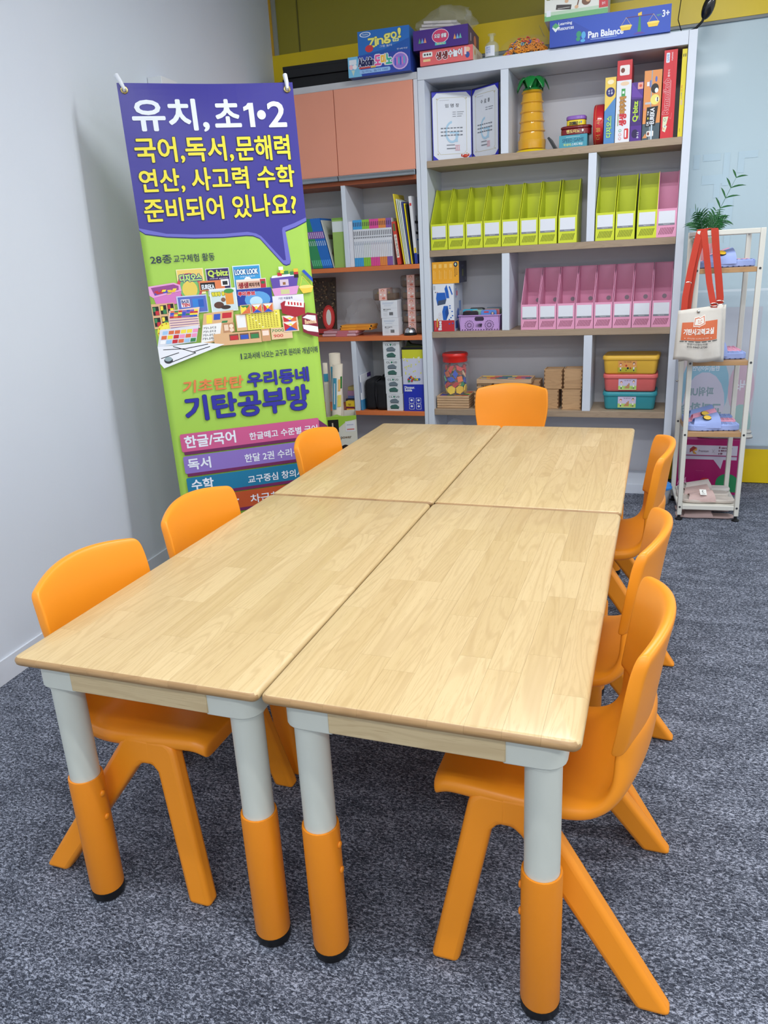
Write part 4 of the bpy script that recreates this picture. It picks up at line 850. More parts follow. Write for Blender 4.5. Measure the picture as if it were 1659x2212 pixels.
def f_qbitz(p): p.R(0, 0, 1, 1, (84, 44, 140)).P([(0, .76), (1, .74), (0, 1)], (104, 62, 164)).R(0, .27, 1, .72, (54, 26, 100)).P([(0, .27), (1, .28), (0, .55)], (66, 34, 116)).T('Q·bitz', .18, .34, .66, .68, (186, 220, 60), .05, 90).R(.74, .36, .78, .68, (170, 150, 200)).E(.42, .13, .28, .075, (40, 20, 78)).T('8+', .6, .05, .76, .09, W_, .03, 90).T('11', .6, .11, .76, .15, W_, .03, 90).RR(.52, .88, .98, .99, (236, 170, 150), .004).E(.76, .935, .12, .025, (220, 90, 70))
def f_eureka(p):
    p.R(0, 0, 1, 1, (230, 150, 84)).R(0, 0, 1, .24, (74, 92, 100)).R(.40, .0, .46, 1, (158, 164, 172)).R(.1, .52, .44, .55, (190, 196, 204)).E(.62, .74, .22, .07, (44, 36, 34)).E(.72, .71, .10, .035, W_).E(.66, .58, .26, .075, (240, 226, 120)).E(.78, .58, .10, .035, (244, 240, 224)).E(.80, .595, .035, .016, (40, 36, 34)).E(.80, .565, .035, .016, (40, 36, 34)).E(.68, .87, .06, .04, (80, 110, 190)).R(.16, .78, .30, .84, (236, 236, 240)).R(.32, .76, .40, .86, (110, 120, 190)).R(.04, .44, .12, .46, (206, 120, 170))
    p.P([(.17, .19), (.74, .205), (.86, .485), (.22, .475)], (26, 24, 26)).T('EUREKA', .42, .23, .66, .46, W_, .04, 90).T('DR', .24, .21, .36, .27, W_, .03, 90).R(.28, .30, .34, .33, (230, 220, 80)).T('마술', .25, .36, .34, .42, W_, .02, 90).RR(.26, .05, .66, .13, (236, 230, 224), .004).E(.36, .09, .06, .025, (120, 60, 44)).P([(.02, .03), (.2, .1), (.3, .03)], (222, 150, 90)).R(.5, 0, .58, .22, (196, 216, 230))
def f_rummi(p): p.R(0, 0, 1, 1, (212, 44, 54)).R(.72, 0, .73, 1, (170, 30, 40)).RR(.16, .86, .42, .97, (228, 232, 240), .004).T('GAME', .22, .875, .36, .955, (70, 120, 190), .02, 90).T('rummi', .54, .88, .66, .97, W_, .01, 90).T('Rummikub', .10, .28, .52, .68, (206, 40, 52), .05, 90, (240, 214, 214), .04).T('클래식', .34, .70, .50, .78, (240, 220, 220), .02, 90).R(.60, .36, .625, .66, (240, 200, 200)).P([(.14, .13), (.44, .16), (.56, .25), (.14, .25)], (222, 226, 190)).P([(.14, .09), (.36, .07), (.50, .14), (.2, .17)], (230, 226, 196)).E(.30, .215, .10, .018, (90, 120, 110)).E(.30, .215, .075, .013, (222, 226, 190)).R(.3, .13, .36, .15, (80, 150, 200)).R(.22, .1, .30, .12, (226, 150, 80)).Ln([(.60, .24), (.74, .22), (.80, .29)], .002, (226, 120, 120))
def f_yel(p): p.R(0, 0, 1, 1, (240, 222, 46)).T('수학', .2, .52, .42, .60, (206, 60, 60), .03, 90).T('사고력', .2, .44, .42, .51, (90, 100, 180), .03, 90).R(.2, .37, .6, .43, (226, 200, 150)).E(.3, .93, .1, .02, (60, 60, 40)).E(.7, .93, .1, .02, (60, 60, 40)).R(.3, .06, .36, .1, (90, 90, 60))
for nm, lb, x0, x1, h, col, fn, dp in (('digit_game_box', 'yellow and blue game box standing beside the round red tin', .3205, .3765, .325, (92, 140, 190), f_dizios, .20), ('pizza_game_box', 'white game box with red top end, tallest left of the purple box', .3800, .4555, .398, (206, 60, 64), f_pizza, .24),
    ('cube_game_box', 'purple game box with lime lettering on the top shelf', .4580, .5170, .286, (78, 42, 134), f_qbitz, .22), ('lab_game_box', 'orange game box with a black name panel on the top shelf', .5205, .6085, .334, (214, 140, 80), f_eureka, .22),
    ('tile_game_box', 'tall red game box with pale outlined lettering on the top shelf', .6140, .6790, .418, (200, 44, 54), f_rummi, .25), ('yellow_game_box', 'narrow yellow game box at the right end of the top shelf', .7020, .7255, .414, (236, 218, 48), f_yel, .24)):
    carton(nm, lb, 'game box', (x0 + x1) / 2, YS + 0.022 + dp / 2, Z1, x1 - x0, dp, h, col, 0, fn)
# ================================================================ THIRD SHELF: base-ten box, orange box, basket of tins
Z3 = SZ[2] + 0.0008
def f_base(p):
    p.R(0, 0, 1, 1, (226, 230, 238)).R(0, 0, 1, .235, (196, 46, 58)); B_ = (36, 98, 190); B2_ = (28, 74, 150)
    p.P([(.14, .70), (.18, .82), (.58, .82), (.64, .68), (.58, .58), (.20, .55)], B_).P([(.20, .55), (.58, .58), (.64, .68), (.24, .65)], (70, 84, 110)).P([(.56, .90), (.66, .98), (.74, .84), (.78, .70), (.64, .70)], B_).P([(.76, .94), (.82, .95), (.95, .78), (.90, .76)], B_)
    p.P([(.42, .42), (.50, .54), (.70, .54), (.74, .38), (.62, .24), (.46, .24)], B_).P([(.56, .42), (.70, .54), (.74, .38), (.62, .24)], B2_)
    for x, y in ((.80, .54), (.80, .49), (.90, .42), (.92, .33), (.84, .29), (.76, .25), (.76, .16), (.92, .17)): p.R(x - .035, y - .012, x + .035, y + .012, B_)
    p.T('BaseTen', .22, .03, .37, .39, W_, .06, 90, (150, 30, 44), .04).R(.14, .09, .20, .27, (222, 170, 70)).T('learning', .06, .04, .10, .2, (240, 200, 200), 0, 90).R(.04, .88, .06, .97, (140, 140, 150)).R(.09, .88, .11, .97, (140, 140, 150)).R(.1, .82, .16, .84, (110, 110, 120)).E(.22, .83, .018, .009, (200, 60, 70))
def r_base(p): p.R(0, 0, 1, 1, (196, 202, 216)).P([(.3, .25), (.55, .25), (.6, .42), (.42, .48), (.28, .4)], (60, 100, 176)).R(.55, .4, .8, .62, (120, 150, 200)).R(.15, .70, .3, .9, (150, 160, 200)).R(.25, .74, .42, .84, (206, 110, 120)).P([(.1, .05), (.4, .05), (.4, .22), (.1, .2)], (80, 110, 180))
carton('base_ten_box', 'white and red box with blue block pictures on the third shelf', 'toy box', -0.6085, YS + 0.012 + 0.11, Z3, 0.133, 0.22, 0.287, (222, 226, 234), 0.0, f_base, r_base)
def f_or(p):
    p.R(0, 0, 1, 1, (236, 166, 44)).E(.88, .86, .075, .12, (36, 40, 70)).P([(.84, .86), (.88, .94), (.92, .86), (.88, .80)], (226, 232, 236)).P([(.88, .9), (.93, .86), (.89, .8)], (110, 180, 80)).T('Learning', .90, .38, .95, .72, (60, 44, 40), .02, 270).T('Resources', .84, .30, .89, .72, (60, 44, 40), .02, 270)
    for k in range(4): p.R(.06 + k * .2, .2, .075 + k * .2, .62, (246, 206, 120)); p.R(.12 + k * .2, .2, .13 + k * .2, .56, (246, 206, 120)); p.R(.05 + k * .2, .72, .16 + k * .2, .9, (246, 196, 100))
def r_or(p): p.R(0, 0, 1, 1, (44, 46, 70)).R(.4, .3, .55, .62, (120, 124, 60)).T('BOX', .35, .74, .6, .82, (120, 130, 160), 0).R(.75, .1, .85, .25, (100, 104, 130))
carton('counting_kit_box', 'orange and navy box lying on the white and red box', 'toy box', -0.5965, YS + 0.03 + 0.10, Z3 + 0.2885, 0.170, 0.20, 0.128, (46, 48, 72), 0.0, f_or, r_or)
# basket
BX = (-0.386, YS + 0.014 + 0.14, Z3); bw, bd_, bh = 0.258, 0.27, 0.094
t = thing('plastic_basket', 'lilac openwork plastic basket of card tins on the third shelf', 'basket', BX)
LIL = M((196, 156, 214), 0.4, var=0.03); k = 0.004
b = MB(); b.box(-bw / 2 + .008, bw / 2 - .008, -bd_ / 2 + .008, bd_ / 2 - .008, 0, k, LIL); b.build('bottom', t)
for s in (-1, 1):
    b = MB(); b.hull8([(s * (bw / 2 - .008) - k / 2, -bd_ / 2 + .008, 0), (s * (bw / 2 - .008) + k / 2, -bd_ / 2 + .008, 0), (s * (bw / 2 - .008) + k / 2, bd_ / 2 - .008, 0), (s * (bw / 2 - .008) - k / 2, bd_ / 2 - .008, 0)],
            [(s * (bw / 2 - .002) - k / 2, -bd_ / 2, bh), (s * (bw / 2 - .002) + k / 2, -bd_ / 2, bh), (s * (bw / 2 - .002) + k / 2, bd_ / 2, bh), (s * (bw / 2 - .002) - k / 2, bd_ / 2, bh)], LIL); b.build('side_wall', t)
    b = MB(); b.box(-bw / 2 + .008, bw / 2 - .008, s * (bd_ / 2 - .004) - k / 2, s * (bd_ / 2 - .004) + k / 2, 0, bh, LIL); fw = b.build('end_wall', t)
    b = MB(); b.box(-bw / 2 - .004, bw / 2 + .004, s * (bd_ / 2) - .005, s * (bd_ / 2) + .005, bh - .006, bh, LIL); b.build('rim', t, bevel=.002)
    b = MB(); b.box(s * bw / 2 - .005, s * bw / 2 + .005, -bd_ / 2, bd_ / 2, bh - .006, bh, LIL); b.build('rim', t, bevel=.002)
    if s < 0:
        p = Pr(bw - .016, bh); DK = (58, 40, 66)
        p.RR(.38, .62, .62, .88, DK, .010)
        for cx in (.24, .76):
            for q in range(16):
                a = q * PI / 8; ca, sa = math.cos(a), math.sin(a)
                for r0, r1, wd in ((.006, .019, .0013), (.022, .030, .0030)):
                    x0, y0, x1, y1 = ca * r0, sa * r0, ca * r1, sa * r1; xm, ym = (x0 + x1) / 2, (y0 + y1) / 2
                    pts = [(cx + x0 / p.w, .36 + y0 / p.h), (cx + (xm + sa * wd) / p.w, .36 + (ym - ca * wd) / p.h), (cx + x1 / p.w, .36 + y1 / p.h), (cx + (xm - sa * wd) / p.w, .36 + (ym + ca * wd) / p.h)]
                    if all(.03 < y < .95 for _, y in pts): p.P(pts, DK)
        for q in range(5): p.P([(.47 + (q - 2) * .03, .30), (.485 + (q - 2) * .035, .2), (.50 + (q - 2) * .04, .42), (.485 + (q - 2) * .03, .48)], DK)
        for q in range(14): p.P([(.04 + q * .07, .05), (.06 + q * .07, .03), (.08 + q * .07, .06), (.06 + q * .07, .11)], DK)
        p.build('openwork', fw, 'front', (-bw / 2 + .008, -bd_ / 2 + .004 - k / 2, 0))
tins = [('dark brown', (44, 32, 40), -.062, -.098, .112), ('blue', (96, 140, 214), .052, -.094, .116), ('pale green', (150, 190, 170), -.010, -.076, .116), ('coral', (214, 110, 120), .066, -.070, .118), ('turquoise', (60, 170, 200), -.070, -.066, .122),
        ('grey green', (110, 124, 116), -.050, -.020, .120), ('grey', (140, 140, 140), .062, -.040, .120), ('olive', (120, 128, 100), .064, -.006, .120), ('black', (50, 52, 56), -.045, .020, .124), ('steel blue', (96, 120, 150), .060, .030, .124)]
for nm, c, x, y, h in tins:
    t = thing('card_tin', '%s flat card tin standing in the lilac basket' % nm, 'tin', (BX[0] + x, BX[1] + y, BX[2] + .0045), 0, 'card tins in the basket'); w = .098
    b = MB(); pts = []
    for cx, cy, a in ((w / 2 - .012, h - .012, 0), (-w / 2 + .012, h - .012, 90), (-w / 2 + .004, .004, 180), (w / 2 - .004, .004, 270)):
        r = .012 if cy > .05 else .004
        for i in range(5): q = math.radians(a + 22.5 * i); pts.append((cx + r * math.cos(q), cy + r * math.sin(q)))
    b.prism(pts, -.005, .005, M(c, .25, coat=.3), 'xz'); b.build('tin_body', t, bevel=.001)
    b = MB(); b.prism([(q[0] * 1.01, q[1] + (.0006 if q[1] > .05 else 0)) for q in pts], .0005, .0062, M((170, 168, 164), .3, metal=.7), 'xz'); b.build('tin_back', t)
    if nm in ('blue', 'turquoise'):
        p = Pr(w, h); p.R(.2, .86, .5, .93, (206, 60, 66)).E(.75, .8, .12, .1, (60, 60, 110)).E(.75, .82, .07, .06, (220, 190, 170)); p.build('printed_front', t, 'front', (-w / 2, -.005, 0))

# ================================================================ FOURTH SHELF: jar, wooden boxes, plastic boxes
Z4 = SZ[3] + 0.0008
BEECH = wood('beech', (196, 160, 122), (214, 180, 142), (166, 128, 92), rough=0.55, axis='x', pores=.25)
PLY = wood('ply', (186, 146, 104), (204, 166, 124), (150, 112, 76), rough=0.55, axis='x', pores=.25)
for i in range(5):
    t = thing('wooden_tray', '%s wooden puzzle tray in the stack under the jar' % ('lowest', 'second lowest', 'middle', 'second highest', 'topmost')[i], 'tray', (-0.570, YS + 0.03 + 0.105, Z4 + i * 0.0162), 0.0 + 0.008 * (i % 2), 'wooden trays under the jar')
    b = MB(); b.box(-0.102, 0.102, -0.096, 0.096, 0, 0.0045, BEECH); b.build('base', t)
    for s in (-1, 1):
        b = MB(); b.box(-0.106, 0.106, s * 0.096 - 0.005, s * 0.096 + 0.005, 0.003, 0.0155, BEECH); b.build('rail', t)
        b = MB(); b.box(s * 0.101 - 0.005, s * 0.101 + 0.005, -0.0905, 0.0905, 0.003, 0.0155, BEECH); b.build('rail', t)
    if i == 4:
        for q in range(16):
            b = MB(); x = -0.094 + (q % 4) * 0.0475; y = -0.088 + (q // 4) * 0.0445; b.box(x, x + .046, y, y + .043, .0042, .0125, M(((110, 70, 150), (240, 190, 50), (60, 90, 180), (200, 60, 60), (236, 160, 60), (70, 150, 90))[(q * 5) % 6], .4, var=0)); b.build('puzzle_piece', t)
JZ = Z4 + 5 * 0.0162
JX, JY = -0.572, YS + 0.125
t = thing('plastic_jar', 'clear jar of coloured pattern blocks with a red lid', 'jar', (JX, JY, JZ))
CL = clear((232, 236, 240), 0.10, 0.05)
b = MB(); b.lathe([(0.0, 0.0), (0.080, 0.0), (0.088, 0.006), (0.088, 0.180), (0.082, 0.196), (0.064, 0.206), (0.064, 0.222)], CL, 36); b.build('clear_body', t, smooth=True)
b = MB(); b.lathe([(0.069, 0.210), (0.079, 0.210), (0.080, 0.214), (0.080, 0.240), (0.084, 0.245), (0.084, 0.258), (0.078, 0.266), (0.070, 0.264), (0, 0.264)], M((214, 40, 32), 0.3), 40); b.build('screw_lid', t, smooth=True)
hexp = [(math.cos(q * PI / 3), math.sin(q * PI / 3)) for q in range(6)]
shapes = {'yellow hexagon': (hexp, (246, 206, 40), .029), 'blue rhombus': ([(1, 0), (0, .6), (-1, 0), (0, -.6)], (44, 84, 196), .030), 'red trapezoid': ([(1, -.45), (.5, .45), (-.5, .45), (-1, -.45)], (206, 56, 48), .028), 'green triangle': ([(1, -.5), (0, 1), (-1, -.5)], (44, 150, 96), .019), 'tan rhombus': ([(1, 0), (0, .3), (-1, 0), (0, -.3)], (222, 190, 150), .029), 'orange square': ([(.7, .7), (-.7, .7), (-.7, -.7), (.7, -.7)], (236, 110, 40), .025)}
smesh = {}
for nm, (pts, c, r) in shapes.items():
    b = MB(); b.prism([(x * r, y * r) for x, y in pts], -.0038, .0038, M(c, .35, var=.02)); smesh[nm] = b.mesh('pattern_block')
rnd = random.Random(21); keys = list(shapes)
for lay in range(5):
    pool = ['yellow hexagon'] * (3 if lay in (0, 4) else 0) + ['blue rhombus'] * (3 if lay in (1, 2, 3) else 1) + ['red trapezoid', 'green triangle', 'orange square', 'tan rhombus', 'blue rhombus', 'red trapezoid']; n = 7
    for q in range(n):
        a = 2 * PI * (q + .5 * (lay % 2)) / n + rnd.uniform(-.05, .05); nm = pool[(q * 5 + lay) % len(pool)]; r = .066 + rnd.uniform(-.005, .002)
        if lay == 0 and q in (4, 5): nm = 'yellow hexagon'
        o = link(smesh[nm], 'pattern_block', None, (JX + r * math.cos(a), JY + r * math.sin(a), JZ + .033 + lay * .034), (0, 0, 0))
        o.rotation_euler = (Matrix.Rotation(a, 3, 'Z') @ Matrix.Rotation(PI / 2 + rnd.uniform(-.22, .22), 3, 'Y') @ Matrix.Rotation(rnd.uniform(0, 6), 3, 'Z')).to_euler()
        tag(o, nm + ' pattern block inside the red-lidded jar', 'toy block', nm + ' pattern blocks in the jar')
    for q in range(4):
        a = 2 * PI * q / 4 + lay; nm = keys[(q + lay * 3) % 6]
        o = link(smesh[nm], 'pattern_block', None, (JX + .030 * math.cos(a), JY + .030 * math.sin(a), JZ + .036 + lay * .032), (rnd.uniform(-.3, .3), rnd.uniform(-.3, .3), a))
        tag(o, nm + ' pattern block inside the red-lidded jar', 'toy block', nm + ' pattern blocks in the jar')
def wood_box(name, label, x, y, z, w, d, h, rot=0.0, joints=True, lid=True, m=None, text=None):
    t = thing(name, label, 'wooden box', (x, y, z), rot); m = m or PLY; k = .006
    b = MB(); b.box(-w / 2, w / 2, -d / 2, -d / 2 + k, 0, h, m); fr = b.build('front_board', t, bevel=.0008)
    b = MB(); b.box(-w / 2, w / 2, d / 2 - k, d / 2, 0, h, m); b.build('back_board', t)
    for s in (-1, 1): b = MB(); b.box(s * (w / 2 - k / 2) - k / 2, s * (w / 2 - k / 2) + k / 2, -d / 2 + k, d / 2 - k, 0, h, m); b.build('side_board', t)
    b = MB(); b.box(-w / 2 + k, w / 2 - k, -d / 2 + k, d / 2 - k, 0, k, m); b.build('bottom_board', t)
    if lid: b = MB(); b.box(-w / 2 + k, w / 2 - k, -d / 2 + k, d / 2 - k, h - .012, h - .006, BEECH); b.build('sliding_lid', t)
    p = Pr(w, h); J = (120, 84, 56)
    if joints:
        n = max(2, int(h / .024))
        for q in range(n):
            y0 = (q + .25) / n; p.R(.005, y0, .055, y0 + .45 / n, J); p.R(.945, y0, .995, y0 + .45 / n, J)
    if text: p.T(text, .30, .55, .70, .75, (50, 40, 34), .02); p.R(.1, .15, .2, .2, (60, 50, 44)); p.R(.55, .15, .9, .17, (60, 50, 44))
    if p.n: p.build('printed_joints', fr, 'front', (-w / 2, -d / 2, 0))['kind'] = 'stuff'
    return t
wood_box('storage_block_box', 'square wooden box stacked top left beside the divider', 0.066, YS + 0.125, Z4 + 0.1225, 0.112, 0.11, 0.122, -0.02)
wood_box('storage_block_box', 'square wooden box half hidden below the top left one', 0.044, YS + 0.125, Z4, 0.112, 0.12, 0.120, 0.0, lid=False)
wood_box('storage_block_box', 'square wooden box stacked on another against the divider', 0.1865, YS + 0.11, Z4 + 0.1265, 0.112, 0.12, 0.122, 0.0)
wood_box('storage_block_box', 'square wooden box at the bottom right against the divider', 0.183, YS + 0.10, Z4, 0.116, 0.12, 0.125, -0.03, lid=False)
# puzzle tray and the boxes under it
wood_box('lesson_box', 'small lettered wooden box under the left end of the mosaic tray', -0.362, YS + 0.09, Z4 + 0.1125, 0.098, 0.10, 0.050, 0.0, text='한글 놀이')
wood_box('lesson_box', 'larger wooden box below the small lettered one', -0.352, YS + 0.10, Z4, 0.15, 0.14, 0.111, 0.0)
for i in range(3):
    t = thing('wooden_tray', '%s thin board under the middle of the mosaic tray' % ('lowest', 'middle', 'upper')[i], 'tray', (-0.218, YS + 0.10, Z4 + 0.1125 + i * .0168), 0, 'thin boards under the mosaic tray')
    b = MB(); b.box(-.080, .080, -.07, .07, 0, .006, BEECH); b.build('base', t)
    b = MB(); b.box(-.080, .080, -.07, .07, .0062, .016, M((206, 160, 130), .5) if i == 1 else BEECH); b.build('panel', t)
wood_box('lesson_box', 'wide wooden box carrying the thin boards', -0.168, YS + 0.11, Z4, 0.19, 0.15, 0.111, 0.0)
wood_box('lesson_box', 'wooden box behind the chair under the right end of the mosaic tray', -0.090, YS + 0.20, Z4 + 0.1125, 0.13, 0.10, 0.052, 0.0, lid=True)
t = thing('mosaic_tray', 'wooden tray of coloured mosaic pieces lying on the small boxes', 'tray', (-0.236, YS + 0.105, Z4 + 0.1640), 0.0)
mw, md = .345, .16
b = MB(); b.box(-mw / 2, mw / 2, -md / 2, md / 2, 0, .006, BEECH); b.build('base', t)
for s in (-1, 1):
    b = MB(); b.box(-mw / 2, mw / 2, s * (md / 2 - .005) - .005, s * (md / 2 - .005) + .005, .0062, .026, BEECH); b.build('rail', t)
    b = MB(); b.box(s * (mw / 2 - .005) - .005, s * (mw / 2 - .005) + .005, -md / 2 + .0102, md / 2 - .0102, .0062, .026, BEECH); b.build('rail', t)
cc = ((44, 70, 170), (50, 130, 80), (200, 70, 60), (240, 210, 60), (110, 70, 160), (222, 110, 90))
for r in range(4):
    x = -mw / 2 + .011; q = 0
    while x < mw / 2 - .03:
        w_ = (.048, .064, .032, .080)[(q + r) % 4]; w_ = min(w_, mw / 2 - .011 - x); b = MB(); y = -md / 2 + .011 + r * .0345
        b.box(x, x + w_ - .001, y, y + .0335, .0064, .024, M(cc[(q * 2 + r * 3) % 6], .4, var=.02)); b.build('puzzle_piece', t, bevel=.0012); x += w_; q += 1
for i in range(3):
    t = thing('wooden_tray', '%s small tray beside the right edge of the end chair' % ('lowest', 'middle', 'topmost')[i], 'tray', (-0.060, YS + 0.075, Z4 + i * .0185), -.06 * i, 'small trays behind the end chair')
    b = MB(); b.box(-.045, .045, -.06, .06, 0, .005, BEECH); b.build('base', t); b = MB(); b.box(-.043, .043, -.058, .058, .0052, .0165, M(((196, 150, 110), (206, 170, 140), (210, 110, 80))[i], .5)); b.build('puzzle_piece', t, bevel=.002)
# three lidded plastic boxes
def p_box(name, label, x, y, z, w, d, h, c, rot, sticker):
    t = thing(name, label, 'storage box', (x, y, z), rot); m = M(c, .42, var=.02); lidh = .018
    def rr(wd, dp, r, zz):
        pts = []
        for cx, cy, a in ((wd / 2 - r, dp / 2 - r, 0), (-wd / 2 + r, dp / 2 - r, 90), (-wd / 2 + r, -dp / 2 + r, 180), (wd / 2 - r, -dp / 2 + r, 270)):
            for i in range(6): q = math.radians(a + 18 * i); pts.append((cx + r * math.cos(q), cy + r * math.sin(q), zz))
        return pts
    rows = [rr(w - .050, d - .050, .014, 0), rr(w - .034, d - .034, .022, .003), rr(w - .026, d - .026, .026, .012), rr(w - .010, d - .010, .030, h - lidh)]
    b = MB(); b.grid(rows, m, close_u=True); b.add(rows[0], [tuple(range(24))[::-1]], m); b.add(rows[-1], [tuple(range(24))], m); body = b.build('box_body', t, smooth=True, ang=60)
    rows = [rr(w, d, .034, h - lidh - .004), rr(w + .001, d + .001, .034, h - lidh + .004), rr(w - .001, d - .001, .034, h - .005), rr(w - .010, d - .010, .03, h), rr(w - .03, d - .03, .03, h), rr(w - .034, d - .034, .03, h - .003)]
    b = MB(); b.grid(rows, m, close_u=True); b.add(rows[-1], [tuple(range(24))], m); b.add(rows[0], [tuple(range(24))[::-1]], m); b.build('lid', t, smooth=True, ang=60)
    p = Pr(w * .33, h * .62); sticker(p); p.build('sticker', body, 'front', (-w * .21, -d / 2 + .0065, h * .13)); body.children[0].rotation_euler = (0, 0, 0)
    return t
def child(p, x, s, hair):
    p.E(x, .66 * s + .08, .065, .13 * s, hair).E(x, .62 * s + .08, .05, .10 * s, (244, 206, 180)).R(x - .035, .14, x + .035, .46 * s, (236, 236, 232)).R(x - .03, .10, x + .03, .24, (40, 40, 44)).Ln([(x, .4), (x + .1, .5)], .0022, (244, 206, 180))
def st_stairs(p):
    p.R(0, 0, 1, 1, (206, 196, 222)).R(0, 0, 1, .36, (178, 214, 110)).R(0, 0, 1, .05, (230, 226, 170)).T('기탄 쌓기나무', .30, .78, .70, .90, (90, 70, 90), .01)
    for q in range(4): p.R(.34 + q * .07, .12, .41 + q * .07, .24 + q * .12, (190, 140, 96))
    child(p, .16, .9, (150, 50, 46)); child(p, .84, 1.0, (90, 70, 46)); p.R(.7, .14, .9, .2, (140, 160, 90))
def st_shapes(p):
    p.R(0, 0, 1, 1, (226, 160, 86)).R(0, 0, 1, .4, (182, 176, 50)).T('기탄 기하도형', .30, .82, .70, .93, (80, 60, 40), .01)
    p.E(.44, .56, .05, .09, (196, 50, 44)).E(.53, .34, .055, .10, (24, 30, 40)).P([(.62, .26), (.73, .28), (.66, .46)], (196, 40, 44)).P([(.41, .12), (.47, .12), (.44, .24)], (40, 34, 30)); child(p, .14, .9, (150, 40, 44)); child(p, .85, 1.0, (70, 46, 36))
p_box('lidded_box', 'teal plastic box with a lid at the bottom of the three', 0.522, YS + 0.165, Z4, 0.315, 0.23, 0.108, (58, 152, 164), 0.0, st_stairs)
p_box('lidded_box', 'coral plastic box with a lid between the teal and yellow ones', 0.520, YS + 0.165, Z4 + 0.1085, 0.315, 0.23, 0.106, (226, 110, 106), 0.01, st_stairs)
p_box('lidded_box', 'yellow plastic box with a lid on top of the coral one', 0.522, YS + 0.158, Z4 + 0.2150, 0.322, 0.235, 0.110, (238, 190, 70), -0.05, st_shapes)
t = thing('loose_plastic_bag', 'clear crumpled plastic bag in the bottom of the bookcase', 'plastic bag', (-0.585, YS + 0.12, 0.0625))
blob('plastic_film', t, (0, 0, .13), (.09, .09, .235), clear((226, 230, 238), .22, .1), 9, .35)
# ================================================================ LEFT CABINET, BOOK ROW
ZA = 1.4178; PAGE = M((232, 230, 222), .8)
def book(name, label, x, z, th, h, d, col, spine=None, lean=0.0, y=None, group=None, right=None):
    """upright book, spine to the front; lean tips the top towards the left"""
    t = thing(name, label, 'book', (x, (YS + 0.022 if y is None else y) + d / 2, z + th / 2 * math.sin(lean) + .0003), (0, -lean, 0), group)
    m = M(col, .4, var=.02); k = min(.0012, th * .15)
    b = MB(); b.box(-th / 2, -th / 2 + k, -d / 2, d / 2, 0, h, m); b.box(th / 2 - k, th / 2, -d / 2, d / 2, 0, h, m); b.box(-th / 2 + k, th / 2 - k, -d / 2, -d / 2 + k, 0, h, m)
    # one folded cover: join by shared spine
    b = MB(); o = [(-th / 2, d / 2), (-th / 2, -d / 2), (th / 2, -d / 2), (th / 2, d / 2), (th / 2 - k, d / 2), (th / 2 - k, -d / 2 + k), (-th / 2 + k, -d / 2 + k), (-th / 2 + k, d / 2)]
    b.prism(o, 0, h, m); cv = b.build('cover', t)
    b = MB(); b.box(-th / 2 + k, th / 2 - k, -d / 2 + k, d / 2 - .003, .002, h - .002, PAGE); b.build('pages', t)
    if spine: p = Pr(th, h); spine(p); p.build('printed_spine', cv, 'front', (-th / 2, -d / 2, 0))
    if right: p = Pr(d, h); right(p); p.build('printed_cover', cv, 'right', (th / 2, -d / 2, 0))['kind'] = 'stuff'
    return t
def sp_set(c):
    def f(p):
        p.R(0, 0, 1, 1, c).R(0, .60, 1, .74, (140, 84, 170))
        for q in range(4): p.R(.3, .62 + q * .028, .7, .637 + q * .028, W_)
        for q in range(4): p.R(.3, .46 + q * .025, .7, .477 + q * .025, (220, 230, 240))
        p.R(.2, .05, .8, .17, tuple(min(255, v + 50) for v in c))
    return f
pos = ('leftmost', 'second', 'middle', 'fourth', 'rightmost')
for cn, c, x0 in (('green', (52, 146, 92), -1.474), ('blue', (36, 110, 196), -1.405)):
    pr0 = None
    for i in range(5):
        lb = '%s of five leaning %s-spined workbooks beside the banner' % (pos[i], cn)
        if pr0 is None: pr0 = book('workbook', lb, x0, ZA, .0132, .312, .19, c, sp_set(c), .23, group='leaning %s workbooks' % cn)
        else: q = dup(pr0, lb, (x0 + i * .0138, pr0.location.y, pr0.location.z))
book('booklet', 'thin white booklet with a dark sketch leaning on the blue workbooks', -1.3345, ZA, .006, .300, .20, (206, 208, 204), None, .23, right=lambda p: p.R(.2, .60, .8, .70, (120, 112, 100)).P([(.1, .3), (.5, .5), (.9, .35), (.7, .1), (.3, .12)], (150, 120, 112)).P([(.3, .22), (.6, .36), (.8, .2)], (120, 70, 70)))
carton('green_file', 'green box file with a white label beside the cabinet divider', 'file box', -1.2895, YS + 0.02 + 0.11, ZA, 0.078, 0.22, 0.300, (150, 186, 92), 0, lambda p: p.R(0, 0, 1, 1, (154, 188, 98)).R(0, .72, 1, .93, (214, 222, 222)).R(0, .96, 1, 1, (120, 164, 70)))
book('plain_book', 'plain white book at the left end of the colour-banded series', -1.2045, ZA, .026, .272, .17, (222, 222, 230))
series = [((64, 160, 222), 5, 'blue'), ((140, 196, 60), 4, 'green'), ((222, 76, 152), 5, 'pink'), ((226, 136, 66), 4, 'orange'), ((134, 90, 164), 3, 'purple')]
def sp_ser(c):
    def f(p):
        p.R(0, 0, 1, 1, (220, 222, 230)).R(0, 0, 1, .19, c).R(0, .80, 1, 1, c).R(.3, .86, .7, .95, (70, 50, 70)).R(.3, .66, .7, .76, (70, 70, 80)).R(.25, .60, .75, .635, (90, 90, 100)).R(.35, .46, .65, .54, (150, 160, 180)).R(.9, 0, 1, .5, tuple(int(v * .7) for v in c))
    return f
x = -1.182
for c, n, cn in series:
    pr0 = None
    for i in range(n):
        lb = 'slim white book with %s bands, %s of its colour in the series' % (cn, ('first', 'second', 'third', 'fourth', 'fifth')[i])
        if pr0 is None: pr0 = book('series_book', lb, x, ZA, .0118, .278, .17, (214, 216, 226), sp_ser(c), group='slim colour-banded series books')
        else: dup(pr0, lb, (x, pr0.location.y, pr0.location.z))
        x += .0122
